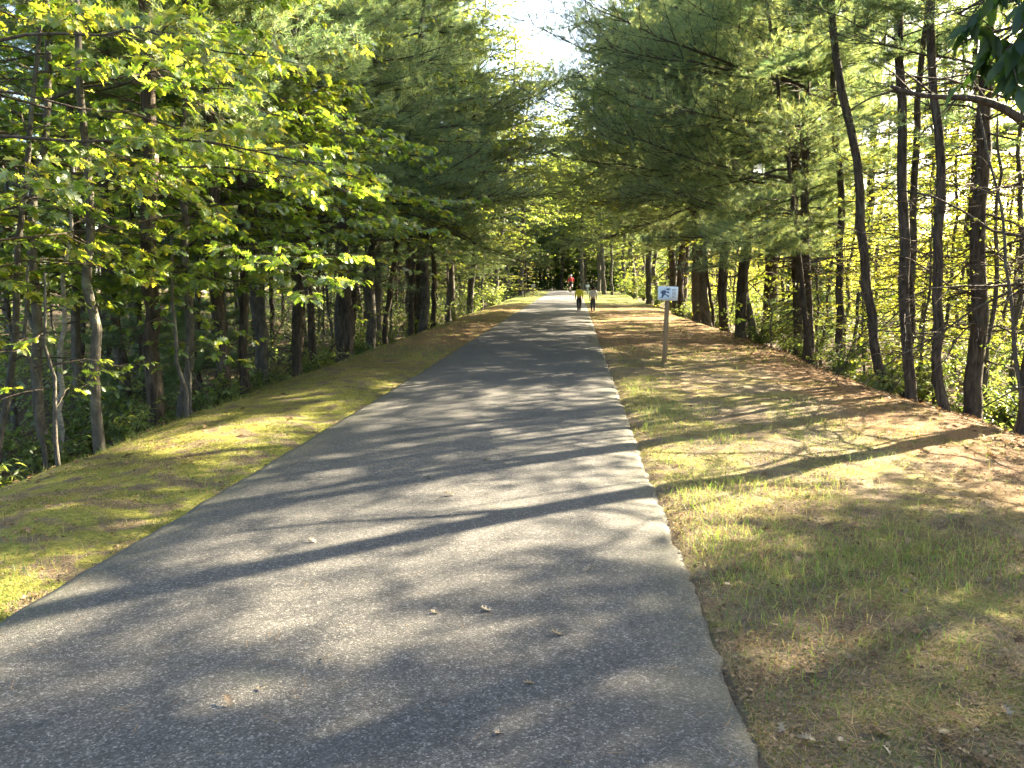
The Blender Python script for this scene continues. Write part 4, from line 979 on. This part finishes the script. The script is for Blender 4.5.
figure((.86, 37.1, gp(.86, 37.1)), R(-4), 'child in a pale grey long-sleeved top and dark trousers walking away on the verge', walker(1.2, -.06, .6), .98, .090, outfit(GRY, DKT), HAIR)

def bicycle(x, y, z, rz):
    r = empty('bicycle', (x, y, z), (0, 0, rz))
    th = np.linspace(0, 2 * np.pi, 29)
    for wy in (-.51, .53):
        tm = MB(); tm.tube(np.stack([0 * th, wy + .335 * np.cos(th), .35 + .335 * np.sin(th)], -1), .017, 8, 0, False); w = link('wheel', tm.mesh('tyre', BLK), r)
        rm = MB(); rm.tube(np.stack([0 * th, wy + .312 * np.cos(th), .35 + .312 * np.sin(th)], -1), .009, 6, 0, False); link('rim', rm.mesh('rim', DARK), w)
        sp = MB()
        for a in np.linspace(0, 2 * np.pi, 15)[:-1]: sp.tube([(.0, wy, .35), (0, wy + .31 * math.cos(a), .35 + .31 * math.sin(a))], .0015, 3, 0, False)
        sp.tube([(-.05, wy, .35), (.05, wy, .35)], .018, 8); link('spokes', sp.mesh('spokes', DARK), w)
    f = MB(); st, bb, hd1, hd2 = (0, -.17, .84), (0, -.03, .29), (0, .34, .86), (0, .37, .72)
    for a, b, q in ((st, bb, .016), (bb, hd2, .018), (st, hd1, .015), (hd1, hd2, .02)): f.tube([a, b], q, 8)
    for s in (-.05, .05):
        f.tube([bb, (s, -.51, .35)], .009, 6); f.tube([st, (s, -.51, .35)], .008, 6); f.tube([hd2, (s, .47, .5), (s, .53, .35)], .010, 6)
    f.tube([st, (0, -.19, .96)], .012, 6); link('frame', f.mesh('bike_frame', DARK), r)
    s = MB(); s.tube([(0, -.32, .975), (0, -.24, .98), (0, -.12, .975), (0, -.03, .97)], [.05, .07, .035, .02], 8); link('saddle', s.mesh('saddle', BLK), r)
    h = MB(); h.tube([hd1, (0, .36, 1.0)], .013, 6); h.tube([(-.27, .38, 1.02), (-.15, .40, 1.03), (0, .38, 1.0), (.15, .40, 1.03), (.27, .38, 1.02)], .013, 8); link('handlebar', h.mesh('handlebar', DARK), r)
    for sg, dz in ((-1, -.17), (1, .17)):
        c = MB(); c.tube([(sg * .06, -.03, .29), (sg * .07, -.03, .29 + dz)], .011, 6); c.box((sg * .12, -.03, .29 + dz), (.09, .09, .02), bev=.004); link('pedal', c.mesh('pedal', DARK), r)
    tag(r, 'dark bicycle under the rider in red at the far path end', 'bicycle')
bx0, by0 = -.39, 74.6; bz0 = float(rise(by0)) + .02
bicycle(bx0, by0, bz0, R(3))
JR = dict(pelvis=(0, -.18, 1.06), waist=(0, -.12, 1.18), chest=(0, .02, 1.34), neckb=(0, .08, 1.46), neck=(0, .10, 1.51), head=(0, .12, 1.62),
          shL=(-.19, .06, 1.42), shR=(.19, .06, 1.42), elL=(-.27, .17, 1.20), elR=(.27, .17, 1.20), wrL=(-.25, .35, 1.07), wrR=(.25, .35, 1.07),
          hiL=(-.09, -.17, 1.0), hiR=(.09, -.17, 1.0), knL=(-.11, .10, .60), knR=(.12, .26, .86), anL=(-.11, -.07, .19), anR=(.12, -.06, .53), toL=(-.12, .05, .145), toR=(.12, .05, .485))
figure((bx0, by0, bz0), R(3), 'cyclist in a red jersey, black shorts and white helmet riding away', JR, 1.15, .10, outfit(RED, BLK, False), WHT, helmet=True)

# ------------------------------------------------------------------ camera, sun, sky
cam = bpy.data.cameras.new('camera'); cam.sensor_width = 36; cam.lens = 27.04; cam.clip_end = 3000; cam.clip_start = .05
co = bpy.data.objects.new('camera', cam); col.objects.link(co)
co.location = (0, 0, 1.55); co.rotation_euler = (R(90 - 7.19), 0, R(4.65)); scene.camera = co

AZ, EL = 50.0, 27.0      # clockwise from the path's direction
sd = Vector((math.sin(R(AZ)) * math.cos(R(EL)), math.cos(R(AZ)) * math.cos(R(EL)), math.sin(R(EL))))
sun = bpy.data.lights.new('sun', 'SUN'); sun.energy = 4.5; sun.angle = R(.53); sun.color = (1.0, .85, .60)
so = bpy.data.objects.new('sun', sun); col.objects.link(so); so.location = (20, 20, 30); so.rotation_euler = sd.to_track_quat('Z', 'Y').to_euler()
w = bpy.data.worlds.new('World'); scene.world = w; w.use_nodes = True
nt = w.node_tree; bg = nt.nodes['Background']
sky = nt.nodes.new('ShaderNodeTexSky'); sky.sky_type = 'NISHITA'; sky.sun_disc = False
sky.sun_elevation = R(EL); sky.sun_rotation = R(AZ); sky.air_density = 1.0; sky.dust_density = 3.0; sky.ozone_density = 1.0
nt.links.new(sky.outputs[0], bg.inputs[0]); bg.inputs[1].default_value = .053

vs = scene.view_settings
vs.view_transform = 'Standard'; vs.look = 'None'; vs.exposure = 3.95; vs.gamma = 1; vs.use_curve_mapping = False
cy = scene.cycles
cy.max_bounces = 7; cy.diffuse_bounces = 4; cy.glossy_bounces = 2; cy.transmission_bounces = 4; cy.transparent_max_bounces = 4
cy.caustics_reflective = False; cy.caustics_refractive = False
cy.use_adaptive_sampling = True; cy.adaptive_threshold = .02
cy.use_denoising = True; cy.denoiser = 'OPENIMAGEDENOISE'
cy.sample_clamp_indirect = 8
